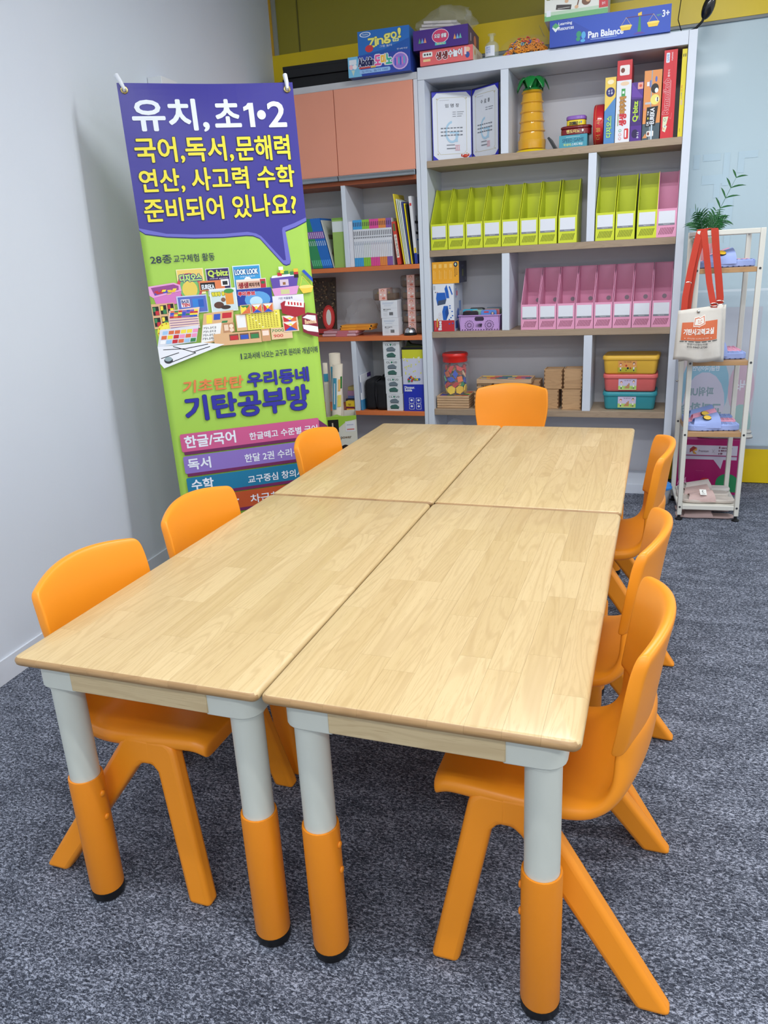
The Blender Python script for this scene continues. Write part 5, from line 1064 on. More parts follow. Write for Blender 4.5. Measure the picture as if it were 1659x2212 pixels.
book('riddle_dictionary', 'red book with vertical lettering leaning on the banded series', -.8905, ZA, .022, .255, .17, (200, 66, 54), lambda p: p.R(0, 0, 1, 1, (206, 70, 56)).R(.12, .16, .88, .70, (232, 226, 216)).R(.2, .78, .8, .95, (90, 110, 60)).T('수수께끼사전', .24, .20, .76, .67, (30, 28, 30), .02, 270), .11)
leaners = [('yellow', (236, 214, 60), -.8555, .007, .415, .135), ('off-white', (222, 226, 214), -.8450, .006, .385, .128), ('pale green', (206, 220, 198), -.8360, .006, .378, .122), ('white', (226, 228, 226), -.8270, .007, .372, .116), ('navy blue', (60, 70, 140), -.8170, .008, .365, .110), ('bright yellow-edged', (240, 216, 30), -.8065, .007, .355, .104), ('black', (34, 34, 40), -.7970, .007, .350, .098)]
for nm, c, xx, th, h, ln in leaners: book('thin_folder', '%s thin folder leaning at the right end of the book row' % nm, xx, ZA, th, h, .20, c, None, ln, group='thin leaning folders')
book('lettered_book', 'white book with heavy black lettering, last in the leaning row', -.7790, ZA, .018, .392, .20, (222, 222, 226), lambda p: p.R(0, 0, 1, 1, (222, 222, 226)).R(.1, .86, .8, .9, (206, 60, 60)).R(0, 0, 1, .16, (40, 60, 150)).R(.2, .16, .9, .24, (236, 206, 40)), .070, right=lambda p: p.R(0, 0, 1, .14, (40, 60, 150)).R(.1, .60, .5, .64, (24, 24, 26)).R(.26, .50, .34, .72, (24, 24, 26)).R(.1, .44, .5, .48, (24, 24, 26)).R(.15, .35, .4, .37, (70, 110, 180)))
# ---------------------------------------------------------------- cabinet, craft row
ZB = .9828
t = carton('picture_board', 'dark brown picture board with a red emblem beside the banner edge', 'picture board', -1.515, YS + 0.20, ZB, 0.19, 0.012, 0.375, (66, 50, 38), (-.10, 0, 0), lambda p: [p.E(random.uniform(.05, .95), random.uniform(.3, .97), .03, .012, random.choice(((120, 96, 70), (90, 74, 50), (40, 30, 24), (150, 126, 96), (90, 60, 40)))) for _ in range(160)] and p.E(.72, .30, .24, .22, (190, 40, 40)).E(.72, .30, .20, .185, (214, 64, 60)).E(.72, .30, .10, .14, (226, 222, 216)).R(.3, .02, .9, .1, (170, 50, 50)))
for i, (lb, x, y, z, w, d, h, c) in enumerate((('pink tissue pack lying on the craft shelf under the pencil boxes', -1.335, .10, 0, .24, .16, .018, (214, 170, 178)), ('upper pink tissue pack directly under the pencil boxes', -1.325, .10, .0186, .24, .16, .018, (206, 150, 160)))):
    t = carton('tissue_pack', lb, 'pack', x, YS + y, ZB + z, w, d, h, c, .02 * i, rough=.25, bev=.006); b = MB(); b.box(-.02, .06, -d / 2 - .0006, d / 2 + .0006, -.0, h + .0006, M((200, 112, 124), .4)); b.build('paper_band', t)
for i in range(2):
    t = carton('pencil_box', ('lower orange pencil box in the heap of plastic bags', 'upper orange pencil box in the heap of plastic bags')[i], 'pencil box', -1.222 + .006 * i, YS + .10, ZB + .0376 + i * .0168, .225, .11, .016, (240, 160, 48), .03 * i, lambda p: p.R(0, .3, .04, .8, (30, 28, 30)).R(.5, .2, .9, .8, (226, 140, 40)).R(.93, .2, .99, .8, (40, 36, 34)), top=lambda p: [p.R(.02, .08 + q * .15, .98, .09 + q * .15, (196, 120, 36)) for q in range(6)])
t = thing('loose_plastic_bag', 'clear crumpled plastic bag standing behind the orange pencil boxes', 'plastic bag', (-1.215, YS + .235, ZB)); blob('plastic_film', t, (0, 0, .085), (.13, .05, .145), clear((222, 226, 230), .16, .08), 14, .5)
def f_wbox(p):
    p.R(.12, .80, .75, .815, (150, 170, 206)); p.R(.12, .86, .8, .875, (150, 170, 206)); p.R(.2, .70, .65, .712, (150, 170, 206)); p.R(0, .56, 1, .565, (180, 182, 188)); p.T('종이상자', .16, .46, .62, .52, (50, 50, 56), .03); p.R(.16, .40, .42, .415, (90, 90, 96))
    for q in range(4): p.R(.14, .30 - q * .05, .40, .305 - q * .05, (150, 150, 156))
    for q in range(9): p.R(.52 + q * .026, .16, .52 + q * .026 + (.014 if q % 3 else .02), .34, (50, 50, 54))
for i in range(2): carton('white_carton', ('lower white printed carton beside the banded packs', 'upper white printed carton under a single banded pack')[i], 'carton', -.9735 - .004 * i, YS + .03 + .06, ZB + i * .1105, .112, .12, .110, (226, 228, 234), 0, f_wbox, group='white printed cartons')
WRAP = clear((120, 110, 104), .45, .12); KRAFT = M((128, 92, 62), .7)
def pack(label, x, y, z, c):
    t = thing('wrapped_pack', label, 'pack', (x, y, z), 0, 'clear-wrapped packs with pink bands'); w, d, h = .158, .12, .071
    b = MB(); b.box(-w / 2 + .012, w / 2 - .012, -d / 2 + .006, d / 2 - .006, .001, h * .55, KRAFT); b.build('tray', t, bevel=.003)
    b = MB(); b.ell((-.02, -.01, h * .62), (.045, .035, .018), M(c, .5), 14, 8); b.build('contents', t, smooth=True)
    b = MB(); b.box(-w / 2, w / 2, -d / 2, d / 2, 0, h, WRAP); b.build('clear_wrap', t, bevel=.014, seg=3)
    b = MB(); b.box(-.034, .018, -d / 2 - .0012, d / 2 + .0012, -.0002, h + .0012, M((232, 186, 178), .6)); bn = b.build('paper_band', t)
    p = Pr(.052, h); p.E(.5, .85, .22, .10, (214, 120, 100)).E(.5, .83, .12, .05, (240, 220, 200)).E(.25, .5, .12, .08, (240, 236, 230)).E(.75, .45, .12, .08, (240, 236, 230)).E(.6, .18, .22, .10, (214, 120, 100)); p.build('printed_band', bn, 'front', (-.034, -d / 2 - .0012, 0))
    return t
pc = ((210, 220, 232), (110, 160, 206), (226, 130, 160), (120, 170, 220), (220, 150, 160), (236, 206, 80)); o5 = ('lowest', 'second lowest', 'middle', 'second highest', 'topmost')
for i in range(5): pack('%s clear-wrapped pack with a pink band in the right-hand pile' % o5[i], -.8385, YS + .16, ZB + i * .0742, pc[4 - i])
pack('single clear-wrapped pack with a pink band on the white cartons', -1.006, YS + .09, ZB + .2220, pc[5])
t = thing('service_bell', 'chrome desk bell on a black base in front of the banded packs', 'bell', (-.8445, YS + .048, ZB))
b = MB(); b.lathe([(0, 0), (.042, 0), (.043, .006), (.038, .012), (.030, .015), (0, .015)], BLACK, 28); b.build('base', t, smooth=True)
b = MB(); b.lathe([(.036, .016), (.035, .026), (.029, .038), (.018, .046), (.005, .049), (0, .049)], M((214, 216, 220), .08, metal=1.0, var=0), 28); b.build('dome', t, smooth=True)
b = MB(); b.lathe([(.003, .048), (.003, .054), (.005, .056), (.004, .060), (0, .061)], M((214, 216, 220), .1, metal=1.0, var=0), 12); b.build('button', t, smooth=True)
# ---------------------------------------------------------------- cabinet, lowest row
ZL = .4918
def f_yb(p): p.R(0, 0, 1, 1, (236, 200, 50)).R(0, 0, 1, .42, (120, 40, 70)).R(.05, .04, .95, .2, (240, 180, 60)).R(.25, .66, .6, .72, (120, 70, 30)).R(.3, .54, .55, .60, (120, 70, 30))
carton('small_yellow_box', 'small yellow and maroon box left of the lower divider', 'box', -1.2805, YS + .035, ZL, .062, .05, .062, (230, 196, 56), 0, f_yb)
carton('navy_box', 'dark box under the pastel note pads', 'box', -1.315, YS + .19, ZL, .10, .10, .055, (44, 44, 60))
carton('note_pad', 'blue note pad under the lilac one', 'note pad', -1.312, YS + .19, ZL + .0556, .08, .08, .018, (120, 140, 200)); carton('note_pad', 'lilac note pad between the blue and yellow ones', 'note pad', -1.312, YS + .19, ZL + .0742, .08, .08, .036, (196, 150, 186)); carton('note_pad', 'yellow note pad on top of the pastel pile', 'note pad', -1.308, YS + .19, ZL + .1108, .08, .08, .026, (206, 190, 110))
book('white_textbook', 'white textbook with purple and blue corners beside the black case', -1.199, ZL, .012, .235, .18, (214, 218, 228), lambda p: p.R(0, 0, 1, .3, (60, 140, 190)).R(0, .3, 1, 1, (226, 228, 236)).R(.3, .5, .7, .8, (60, 80, 130)), 0, right=lambda p: p.R(0, .8, .6, 1, (226, 228, 236)).R(.6, .88, 1, 1, (70, 44, 120)).R(0, 0, .4, .3, (60, 140, 190)))
# black zipped case
t = thing('zipped_case', 'black zipped fabric case with a handle in the lowest row', 'case', (-1.098, YS + .135, ZL)); FAB = M((20, 21, 27), .85, bump=.3, bscale=300)
b = MB(); b.box(-.082, -.004, -.10, .10, 0, .205, FAB); b.build('left_shell', t, bevel=.026, seg=5)
b = MB(); b.box(-.003, .080, -.11, .09, 0, .195, FAB); b.build('right_shell', t, bevel=.026, seg=5)
b = MB(); b.tube([(.0, -.09, .02), (.0, -.105, .10), (.0, -.09, .19), (.0, .02, .203), (.0, .08, .19)], .003, M((50, 50, 56), .5), 6); b.build('zip', t, smooth=True)
b = MB(); b.tube([(.02, -.03, .190), (.035, -.03, .222), (.058, -.03, .236), (.074, -.03, .215), (.072, -.03, .188)], .007, FAB, 8); b.build('handle', t, smooth=True)
def f_cloud(p):
    p.R(0, 0, 1, 1, (216, 220, 224))
    for s_, x0 in (('C', .14), ('L', .28), ('U', .56), ('D', .70)): p.T(s_, x0, .78, x0 + .10, .88, (46, 66, 62), .03)
    p.E(.47, .83, .055, .055, (30, 120, 90)).R(.3, .93, .6, .945, (150, 156, 160))
    for y, c in ((.54, (110, 124, 134)), (.20, (62, 104, 96))): p.E(.46, y + .06, .24, .10, c).E(.36, y + .02, .17, .08, c).E(.58, y + .02, .19, .08, c).R(.24, y - .06, .72, y + .02, c).E(.52, y + .09, .15, .09, c).R(.22, y - .09, .74, y - .06, tuple(int(v * .6) for v in c))
for i in range(4): carton('cloud_carton', '%s small white carton with two cloud shapes in the column' % ('lowest', 'second lowest', 'second highest', 'topmost')[i], 'carton', -.9635 - .003 * i, YS + .022 + .06, ZL + i * .1132, .112, .12, .1125, (214, 216, 220), .01 * (i % 2), f_cloud, group='cloud cartons in a column')
def f_dino(p):
    p.R(0, 0, 1, 1, (204, 206, 226)).R(0, 0, 1, .44, (38, 52, 178)).R(0, .86, 1, 1, (206, 206, 50)); rnd = random.Random(4)
    for q in range(26): y = rnd.uniform(.55, .9); p.E(rnd.uniform(.05, .95), y, .03, .013, (222, 222, 110) if y < .84 else (230, 232, 210))
    p.T('Dinosaur.', .07, .37, .56, .41, W_, .04).T('Bubble', .07, .325, .42, .365, W_, .04)
    for x, y in ((.26, .13), (.60, .13), (.26, .03), (.60, .03)): p.RR(x, y, x + .25, y + .09, W_, .004).RR(x + .015, y + .005, x + .235, y + .085, (38, 52, 178), .004).E(x + .125, y + .05, .06, .018, W_)
    for q, (x, y, c) in enumerate(((.28, .52, (206, 60, 60)), (.34, .545, (60, 90, 190)), (.40, .56, (206, 60, 60)), (.46, .545, (240, 200, 60)), (.52, .53, (206, 90, 60)), (.60, .52, (140, 190, 70)), (.70, .52, (240, 200, 60)), (.80, .525, (60, 120, 200)), (.30, .495, (60, 150, 90)), (.44, .50, (206, 60, 60)))): p.E(x, y, .055, .020, (30, 30, 40)).E(x, y, .045, .016, c)
carton('bubble_toy_box', 'tall box, blue below and white with yellow bubbles above', 'toy box', -.8295, YS + .022 + .08, ZL, .140, .16, .400, (204, 206, 224), 0, f_dino)
t = thing('lime_pouch', 'lime pouch with a dark rim lying on the tall bubble box', 'pouch', (-.8295, YS + .10, ZL + .4008))
b = MB(); b.box(-.07, .07, -.075, .075, 0, .012, M((190, 206, 60), .5)); b.build('pouch_body', t, bevel=.004); b = MB(); b.box(-.072, .072, -.079, -.0755, .0, .016, BLACK); b.build('rim', t, bevel=.0015)
b = MB(); b.prism([(-.06, .0125), (.055, .0125), (.045, .02), (-.03, .028), (-.05, .05)], -.02, .02, M((44, 56, 36), .6), 'xz'); b.build('folded_flap', t)
# ---------------------------------------------------------------- paper bag with poster rolls on the floor
t = thing('paper_bag', 'cream and lime paper bag holding poster rolls in front of the cabinet', 'paper bag', (-1.272, 3.452, 0), .40); bw, bd_, bh = .215, .20, .515
CR = M((214, 210, 196), .6)
for nm, x0, x1, y0, y1 in (('front_panel', -bw / 2, bw / 2, -bd_ / 2, -bd_ / 2 + .0015), ('back_panel', -bw / 2, bw / 2, bd_ / 2 - .0015, bd_ / 2), ('side_panel', -bw / 2, -bw / 2 + .0015, -bd_ / 2 + .0016, bd_ / 2 - .0016), ('side_panel', bw / 2 - .0015, bw / 2, -bd_ / 2 + .0016, bd_ / 2 - .0016)):
    b = MB(); b.box(x0, x1, y0, y1, 0, bh, CR); fp = b.build(nm, t)
    if nm == 'front_panel':
        p = Pr(bw, bh); LM = (156, 198, 60)
        p.P([(0, .70), (.35, .82), (.7, .93), (1, .95), (1, 1), (0, 1)], LM).R(0, 0, .12, .72, LM).R(.14, .80, .46, .96, (30, 28, 26)).R(.26, .84, .30, .92, (214, 196, 170)).R(.66, .80, .95, .93, (222, 220, 222)).R(.70, .82, .92, .835, (206, 110, 100)).R(.7, .88, .9, .89, (170, 170, 190)).T('power', .50, .70, .82, .74, (110, 84, 60), .02)
        for x in (.62, .86): p.E(x, .56, .16, .075, (30, 26, 28)).E(x, .50, .11, .058, (236, 200, 178)).P([(x - .18, .30), (x + .14, .30), (x + .08, .42), (x - .08, .43)], (150, 180, 220)).R(x - .12, .54, x + .12, .57, (30, 26, 28))
        p.R(.2, .22, 1, .28, (60, 70, 100)); p.build('printed_front', fp, 'front', (-bw / 2, -bd_ / 2, 0))
b = MB(); b.box(-bw / 2 + .002, bw / 2 - .002, -bd_ / 2 + .002, bd_ / 2 - .002, 0.0005, .002, CR); b.build('bottom_panel', t)
b = MB(); b.grid([[(-.08 + .06 * i, -bd_ / 2 + .004 + .01 * j, bh - .02 + (.03 if i == 1 else .012) * j) for i in range(3)] for j in range(2)], M((140, 184, 50), .5)); b.build('folded_rim', t)
def roll(label, x, y, dx, L, r, items):
    """poster roll standing in the bag; the top is displaced by dx"""
    t = thing('poster_roll', label, 'poster roll', (x, y, .004)); CRM = M((228, 216, 196), .6)
    def at(rad, a, z): return (rad * math.cos(a) + dx * z / L, rad * math.sin(a), z)
    b = MB(); b.grid([[at(r + .0002 * u / 4, u * .24 - 1.0, z) for u in range(31)] for z in (0, L)], CRM); sh_ = b.build('paper', t, smooth=True, solid=.0012, ang=180)
    b = MB(); b.grid([[at(r - .009, u * .26, z) for u in range(25)] for z in (.004, L - .012)], M((206, 196, 180), .7), close_u=True); b.build('inner_turn', t, smooth=True, ang=180)
    b = MB()
    for k, (u0, u1, z0, z1, c) in enumerate(items):
        b.grid([[at(r + .0036 + .0002 * k, -1.15 + u0 + (u1 - u0) * q / 5, z * L) for q in range(6)] for z in (z0, z1)], PM(c))
    o = b.build('printed_sheet', sh_, smooth=True); o['kind'] = 'stuff'
TEAL = (70, 160, 190)
roll('cream poster roll standing at the back of the paper bag', -1.298, 3.502, .0, .892, .036, [(-.9, .9, .80, .91, TEAL), (-.5, .4, .62, .88, (206, 222, 230)), (-.9, -.5, .60, .84, TEAL)])
roll('cream poster roll with coloured stickers tilted to the right in the bag', -1.312, 3.412, .070, .835, .032, [(-1.0, -.2, .66, .90, TEAL), (-.7, -.45, .70, .86, (222, 230, 236)), (.1, .5, .80, .89, (240, 190, 110)), (.5, .9, .82, .91, (60, 130, 60)), (.0, .7, .68, .77, (236, 220, 110)), (-.3, .05, .56, .62, (90, 60, 40)), (.3, .55, .54, .60, (220, 150, 90)), (-.2, .5, .43, .445, (220, 130, 60)), (-.4, .3, .30, .312, (220, 130, 60)), (-.3, .1, .12, .20, (70, 120, 60))])
roll('thin cream poster roll closest to the banner edge in the bag', -1.354, 3.466, .0, .835, .015, [(-.9, .9, .86, .92, TEAL), (-.5, .5, .6, .84, (222, 214, 200))])
# ================================================================ SHOE RACK AND WHAT IT CARRIES
RB = Vector((0.976, 3.222, 0)); RA = 0.085
def rk(x, y, z): return (RB.x + x * math.cos(RA) - y * math.sin(RA), RB.y + x * math.sin(RA) + y * math.cos(RA), z)
t = thing('shoe_rack', 'white metal shoe rack with wooden shelves beside the bookcase', 'shoe rack', tuple(RB), RA)
WM = M((214, 212, 202), .4, var=.02); RW = wood('rack_wood', (176, 136, 92), (192, 152, 108), (150, 110, 70), rough=.5, axis='x', pores=.3)
hw, dp, HT = .145, .36, 1.506
for sx in (-1, 1):
    for y in (0.0, dp):
        b = MB(); b.box(sx * hw - .0125, sx * hw + .0125, y - .010, y + .010, .028, HT, WM); ps = b.build('post', t, bevel=.003)
        b = MB(); b.lathe([(0, 0), (.018, 0), (.020, .006), (.008, .012), (.007, .030), (0, .030)], BLACK, 18, (sx * hw, y, 0)); b.build('levelling_foot', t, smooth=True)
        for z in (1.318, .858, .480, .075):
            b = MB(); b.lathe([(0, 0), (.006, 0), (.005, .002), (0, .002)], M((90, 90, 92), .3, metal=.8), 12); b.xf(Matrix.Translation((sx * hw, y - .010, z)) @ Matrix.Rotation(PI / 2, 4, 'X')); b.build('screw', ps, smooth=True)
for y in (0.0, dp): b = MB(); b.box(-hw + .0127, hw - .0127, y - .010, y + .010, HT - .025, HT, WM); b.build('top_bar', t, bevel=.003)
for sx in (-1, 1):
    b = MB(); b.box(sx * hw - .010, sx * hw + .010, .0102, dp - .0102, HT - .022, HT - .002, WM); b.build('side_bar', t, bevel=.003)
    b = MB(); b.box(sx * hw - .010, sx * hw + .010, .0102, dp - .0102, .064, .084, WM); b.build('side_bar', t, bevel=.003)
for y in (0.0, dp): b = MB(); b.box(-hw + .0127, hw - .0127, y - .008, y + .008, .060, .086, WM); b.build('bottom_bar', t, bevel=.003)
b = MB(); b.box(-hw + .0105, hw - .0105, .010, dp - .010, .078, .084, WM); b.build('bottom_shelf', t)
RZ = (1.326, .868, .492)
for z in RZ: b = MB(); b.box(-hw + .0127, hw - .0127, -.004, dp + .004, z - .024, z, RW); b.build('shelf', t, bevel=.0015)

def slipper(name, label, cat, loc, rot, L, wd, c_sole, c_strap, charm=None, th=.034, linen=False, patch=False, grey=False):
    t = thing(name, label, cat, loc, rot); n = 14
    prof = [(0.0, .30), (.03, .36), (.10, .45), (.22, .50), (.36, .49), (.52, .42), (.66, .38), (.80, .39), (.92, .36), (.98, .26), (1.0, .16)]
    up_ = [(-L / 2 + s * L, w * wd) for s, w in prof]; out = up_ + [(x, -y) for x, y in reversed(up_)]
    ms = M(c_sole, .55, var=.03, bump=.15 if linen else 0, bscale=400)
    b = MB(); b.prism(out, 0, th, ms); so = b.build('sole', t, bevel=.006, seg=3)
    if grey:
        b = MB(); b.prism([(x * 1.012, y * 1.03) for x, y in out], .004, th * .55, M((130, 132, 134), .6)); b.build('sole_edge', so, bevel=.003)
    if not linen:
        b = MB()
        for s in (.08, .16, .60, .69, .78, .87, .95):
            for q in (-1, 0, 1): b.ell((-L / 2 + s * L, q * wd * .23, th - .001), (L * .026, wd * .085, .004), ms, 8, 5)
        nb = b.build('massage_nubs', so, smooth=True); nb['kind'] = 'stuff'
        b = MB()
        for q in range(9):
            for s in (-1, 1):
                x = -L * .40 + q * L * .1; w_ = [w for s2, w in prof if s2 <= (x + L / 2) / L][-1] * wd; b.box(x - .004, x + .004, s * (w_ - .002) - .003, s * (w_ - .002) + .003, .0, .006, M((60, 64, 96), .6))
        rb = b.build('tread_notches', so); rb['kind'] = 'stuff'
    rows = []
    for i in range(7):
        s = i / 6; x = -L * .34 + s * L * .42; h = (.020 if linen else .030) + (.026 if linen else .034) * s; w_ = wd * (.475 + .02 * math.sin(PI * s))
        rows.append([(x + .018 * math.cos(a) ** 2 * (1 if i == 6 else (-.4 if i == 0 else 0)), -w_ * math.cos(a), th * .5 + (h + th * .4) * math.sin(a) ** .8) for a in [PI * j / 12 for j in range(13)]])
    b = MB(); b.shell(rows, lambda i, j: (0, .004 * math.cos(PI * j / 12), -.004 * math.sin(PI * j / 12)), M(c_strap, .6 if linen else .5, var=.05, scale=200 if linen else 18, bump=.4 if linen else 0, bscale=700)); st_ = b.build('strap', t, smooth=True, ang=60)
    if charm:
        for nm, sc, c, dz in (('charm_rim', 1.0, (30, 26, 22), 0), ('charm_face', .82, charm, .0022)):
            b = MB(); b.prism([(.024 * sc * math.cos(a), .016 * sc * math.sin(a)) for a in [2 * PI * k / 16 for k in range(16)]], dz, dz + .004, M(c, .4)); b.build(nm, st_, bevel=.001, loc=(-L * .12, -wd * .32, th * .5 + .052), rot=(.75, .12, .1))
    if patch:
        p = Pr(.036, .036); p.R(0, 0, 1, 1, (228, 228, 222)).E(.5, .62, .16, .22, (60, 60, 60)).E(.54, .62, .10, .16, (228, 228, 222)).R(.2, .24, .8, .28, (110, 110, 108)).R(.3, .14, .7, .18, (140, 140, 138))
        o = p.build('woven_label', st_, 'top', (-.018, -.018, 0)); o.location = (-L * .10, -wd * .34, th * .5 + .0505); o.rotation_euler = (.72, .1, .25)
    return t
BLU_ = (154, 172, 226); PNK = (230, 160, 186); LIN = (206, 178, 172); LINS = (196, 186, 176)
S1 = 'slipper'
slipper('slide_slipper', 'blue slide slipper with a yellow charm on the top rack shelf', S1, rk(.004, .085, RZ[0] + .0005), RA, .262, .10, BLU_, BLU_, (236, 190, 50))
slipper('slide_slipper', 'pink slide slipper behind the blue one on the top rack shelf', S1, rk(.006, .205, RZ[0] + .0005), RA, .255, .098, PNK, PNK, (236, 190, 50))
slipper('slide_slipper', 'blue slide slipper behind the tote bag on the middle rack shelf', S1, rk(.0, .085, RZ[1] + .0005), RA, .262, .10, BLU_, BLU_)
slipper('slide_slipper', 'pink slide slipper behind the blue one on the middle rack shelf', S1, rk(.0, .200, RZ[1] + .0005), RA, .255, .098, PNK, PNK)
slipper('slide_slipper', 'pink slide slipper lying raised at the back of the middle rack shelf', S1, rk(-.004, .305, RZ[1] + .0005), RA, .255, .094, PNK, PNK)
slipper('slide_slipper', 'front blue slide slipper with a yellow charm on the lowest wooden shelf', S1, rk(-.002, .075, RZ[2] + .0005), RA, .266, .102, BLU_, BLU_, (238, 196, 80))
slipper('slide_slipper', 'pink slide slipper between two blue ones on the lowest wooden shelf', S1, rk(.0, .185, RZ[2] + .0005), RA, .260, .098, PNK, PNK, (238, 196, 80))
slipper('slide_slipper', 'rear blue slide slipper on the lowest wooden shelf', S1, rk(.0, .295, RZ[2] + .0005), RA, .262, .098, (128, 148, 200), (128, 148, 200))
slipper('linen_slipper', 'front pink linen slipper with a white label on the rack base', S1, rk(.005, .075, .0868), RA - .03, .275, .102, LINS, LIN, None, .020, True, True)
slipper('linen_slipper', 'rear pink linen slipper on the rack base', S1, rk(-.008, .185, .0868), RA, .275, .102, LINS, LIN, None, .020, True)
slipper('linen_slipper', 'pale linen slipper at the back of the rack base', S1, rk(.012, .292, .0868), RA, .280, .100, (206, 200, 194), (206, 196, 190), None, .020, True)
slipper('linen_slipper', 'pink linen slipper on the carpet under the front of the rack', S1, rk(-.005, .070, .0003), RA - .05, .300, .100, (204, 176, 170), LIN, None, .016, True).scale = (1, 1, .7)
slipper('linen_slipper', 'pink linen slipper on the carpet under the back of the rack', S1, rk(.0, .190, .0003), RA, .290, .100, (204, 176, 170), LIN, None, .016, True).scale = (1, 1, .7)
# tote bags hanging from the rack's left corner
CAN = M((214, 208, 198), .9, var=.05, scale=30, bump=.25, bscale=900); STR = M((180, 50, 28), .7, bump=.2, bscale=600); NICK = M((200, 198, 190), .25, metal=1.0, var=0)
def tote(label, x0, z0, y0, seed, w=.205, h=.262, slant=.016, logo=True, tilt=0.0):
    t = thing('tote_bag', label, 'tote bag', (x0, y0, z0), (0, tilt, 0), 'canvas tote bags on the rack'); rnd = random.Random(seed); ph = rnd.uniform(0, 6)
    def surf(s):
        rows = []
        for j in range(13):
            v = j / 12; row = []
            for i in range(15):
                u = -1 + i / 7.0; belly = (.016 * math.sin(PI * min(1, .12 + v * .9)) * (1 - abs(u) ** 2.5))
                fold = .003 * math.sin(5 * u + 6 * v + ph) * (1 - v) + .003 * math.sin(9 * u - 4 * v + ph) * (1 - v) ** 2
                wdt = w / 2 * (1.10 - .10 * v); zz = v * h + slant * u * v - .008 * (1 - v) * math.cos(3 * u + ph)
                row.append((u * wdt, s * (belly + .003 + fold * s), zz))
            rows.append(row)
        return rows
    A = surf(-1); B = surf(1)
    b = MB(); b.grid(A, CAN); fr = b.build('front_panel', t, smooth=True, solid=.0012, ang=180)
    b = MB(); b.grid([r[::-1] for r in B], CAN); b.build('back_panel', t, smooth=True, solid=.0012, ang=180)
    b = MB(); b.grid([[A[j][i] for j in range(13)] for i in (0,)] + [[B[j][0] for j in range(13)]], CAN); b.build('side_seam', t, smooth=True)
    b = MB(); b.grid([[B[j][14] for j in range(13)]] + [[A[j][14] for j in range(13)]], CAN); b.build('side_seam', t, smooth=True)
    b = MB(); b.grid([A[0], B[0]], CAN); b.build('bottom_seam', t, smooth=True)
    def on(u, v, n=0.0):
        a = (u + 1) * 7; i = max(0, min(13, int(a))); f = a - i; q = v * 12; j = max(0, min(11, int(q))); g = q - j
        def L_(P, Q, k): return [P[m] * (1 - k) + Q[m] * k for m in range(3)]
        r = L_(L_(A[j][i], A[j][i + 1], f), L_(A[j + 1][i], A[j + 1][i + 1], f), g); return (r[0], r[1] - .0022 - n, r[2])
    class Tp(Pr):
        def put(s, vs, fs, c):
            s.n += 1; s.b.add([on(2 * v[0] - 1, v[1], s.n * .00006) for v in vs], fs, c if hasattr(c, 'node_tree') else PM(c)); return s
    p = Tp(w, h); OR_ = (208, 106, 66)
    if logo:
        for i in range(12):
            for j in range(6): p.put([(.12 + .0642 * i, .40 + .058 * j), (.12 + .0642 * (i + 1), .40 + .058 * j), (.12 + .0642 * (i + 1), .40 + .058 * (j + 1)), (.12 + .0642 * i, .40 + .058 * (j + 1))], [(0, 1, 2, 3)], OR_); p.n = 0
        p.n = 12
        p.P([(.37, .66), (.38, .83), (.48, .845), (.51, .83), (.61, .87), (.63, .70), (.52, .66), (.50, .645), (.48, .66)], (236, 230, 220)).P([(.385, .675), (.395, .815), (.48, .83), (.51, .812), (.60, .85), (.617, .71), (.52, .675), (.50, .662), (.48, .675)], OR_).P([(.40, .69), (.41, .80), (.485, .812), (.505, .80), (.585, .83), (.602, .72), (.52, .69), (.50, .68), (.485, .69)], (230, 224, 214))
        p.E(.475, .765, .010, .012, OR_, 8).E(.545, .775, .010, .012, OR_, 8).R(.506, .745, .514, .775, OR_).Ln([(.47, .735), (.49, .722), (.52, .722), (.55, .74)], .0022, OR_)
        p.T('기탄사고력교실', .17, .51, .82, .62, (236, 230, 222), .035).T('유아,초등 사고력교육 전문', .26, .425, .72, .455, (236, 220, 204), 0).E(.21, .44, .010, .009, (236, 226, 214), 8).E(.77, .44, .010, .009, (236, 226, 214), 8)
        for q, (xa, xb) in enumerate(((.10, .19), (.21, .26), (.29, .41), (.44, .55), (.58, .68), (.71, .77), (.80, .90))): p.R(xa, .372, xb, .386, (60, 56, 54))
        p.T('화성기산참누리점', .27, .315, .70, .352, (56, 54, 56), .01).T('010-9947-2730', .27, .262, .70, .298, (56, 54, 56), .01)
        p.b.build('printed_front', fr)
        b = MB(); b.ell((0, 0, 0), (.008, .004, .008), NICK, 14, 8); b.build('snap_button', fr, smooth=True, loc=on(-.08, .935, .002))
    else:
        for j in range(6): p.put([(.80, .40 + .058 * j), (.93, .40 + .058 * j), (.93, .40 + .058 * (j + 1)), (.80, .40 + .058 * (j + 1))], [(0, 1, 2, 3)], OR_)
        p.b.build('printed_front', fr)
    return t
def ribbon(t, pts, wd, nm='strap', tw=0.0):
    o = Vector(t.location); b = MB(); rows = []
    for k, p_ in enumerate(pts): a = tw * k / max(1, len(pts) - 1); rows.append([tuple(Vector(p_) - o + Vector((s * wd / 2 * math.cos(a), s * wd / 2 * math.sin(a), 0))) for s in (-1, 0, 1)])
    b.shell(rows, lambda i, j: (0, .0016, 0), STR); return b.build(nm, t, smooth=True)
t1 = tote('cream canvas tote bag with an orange printed panel hanging in front', .858, .884, 3.112, 2, slant=.012)
ribbon(t1, [(.782, 3.110, 1.12), (.784, 3.122, 1.20), (.800, 3.160, 1.32), (.822, 3.190, 1.46), (.834, 3.206, 1.513), (.836, 3.232, 1.5145)], .030, tw=.3)
ribbon(t1, [(.920, 3.107, 1.145), (.908, 3.116, 1.19), (.892, 3.150, 1.26), (.872, 3.176, 1.38), (.852, 3.196, 1.50), (.846, 3.208, 1.515), (.844, 3.232, 1.516)], .030, tw=-.4)
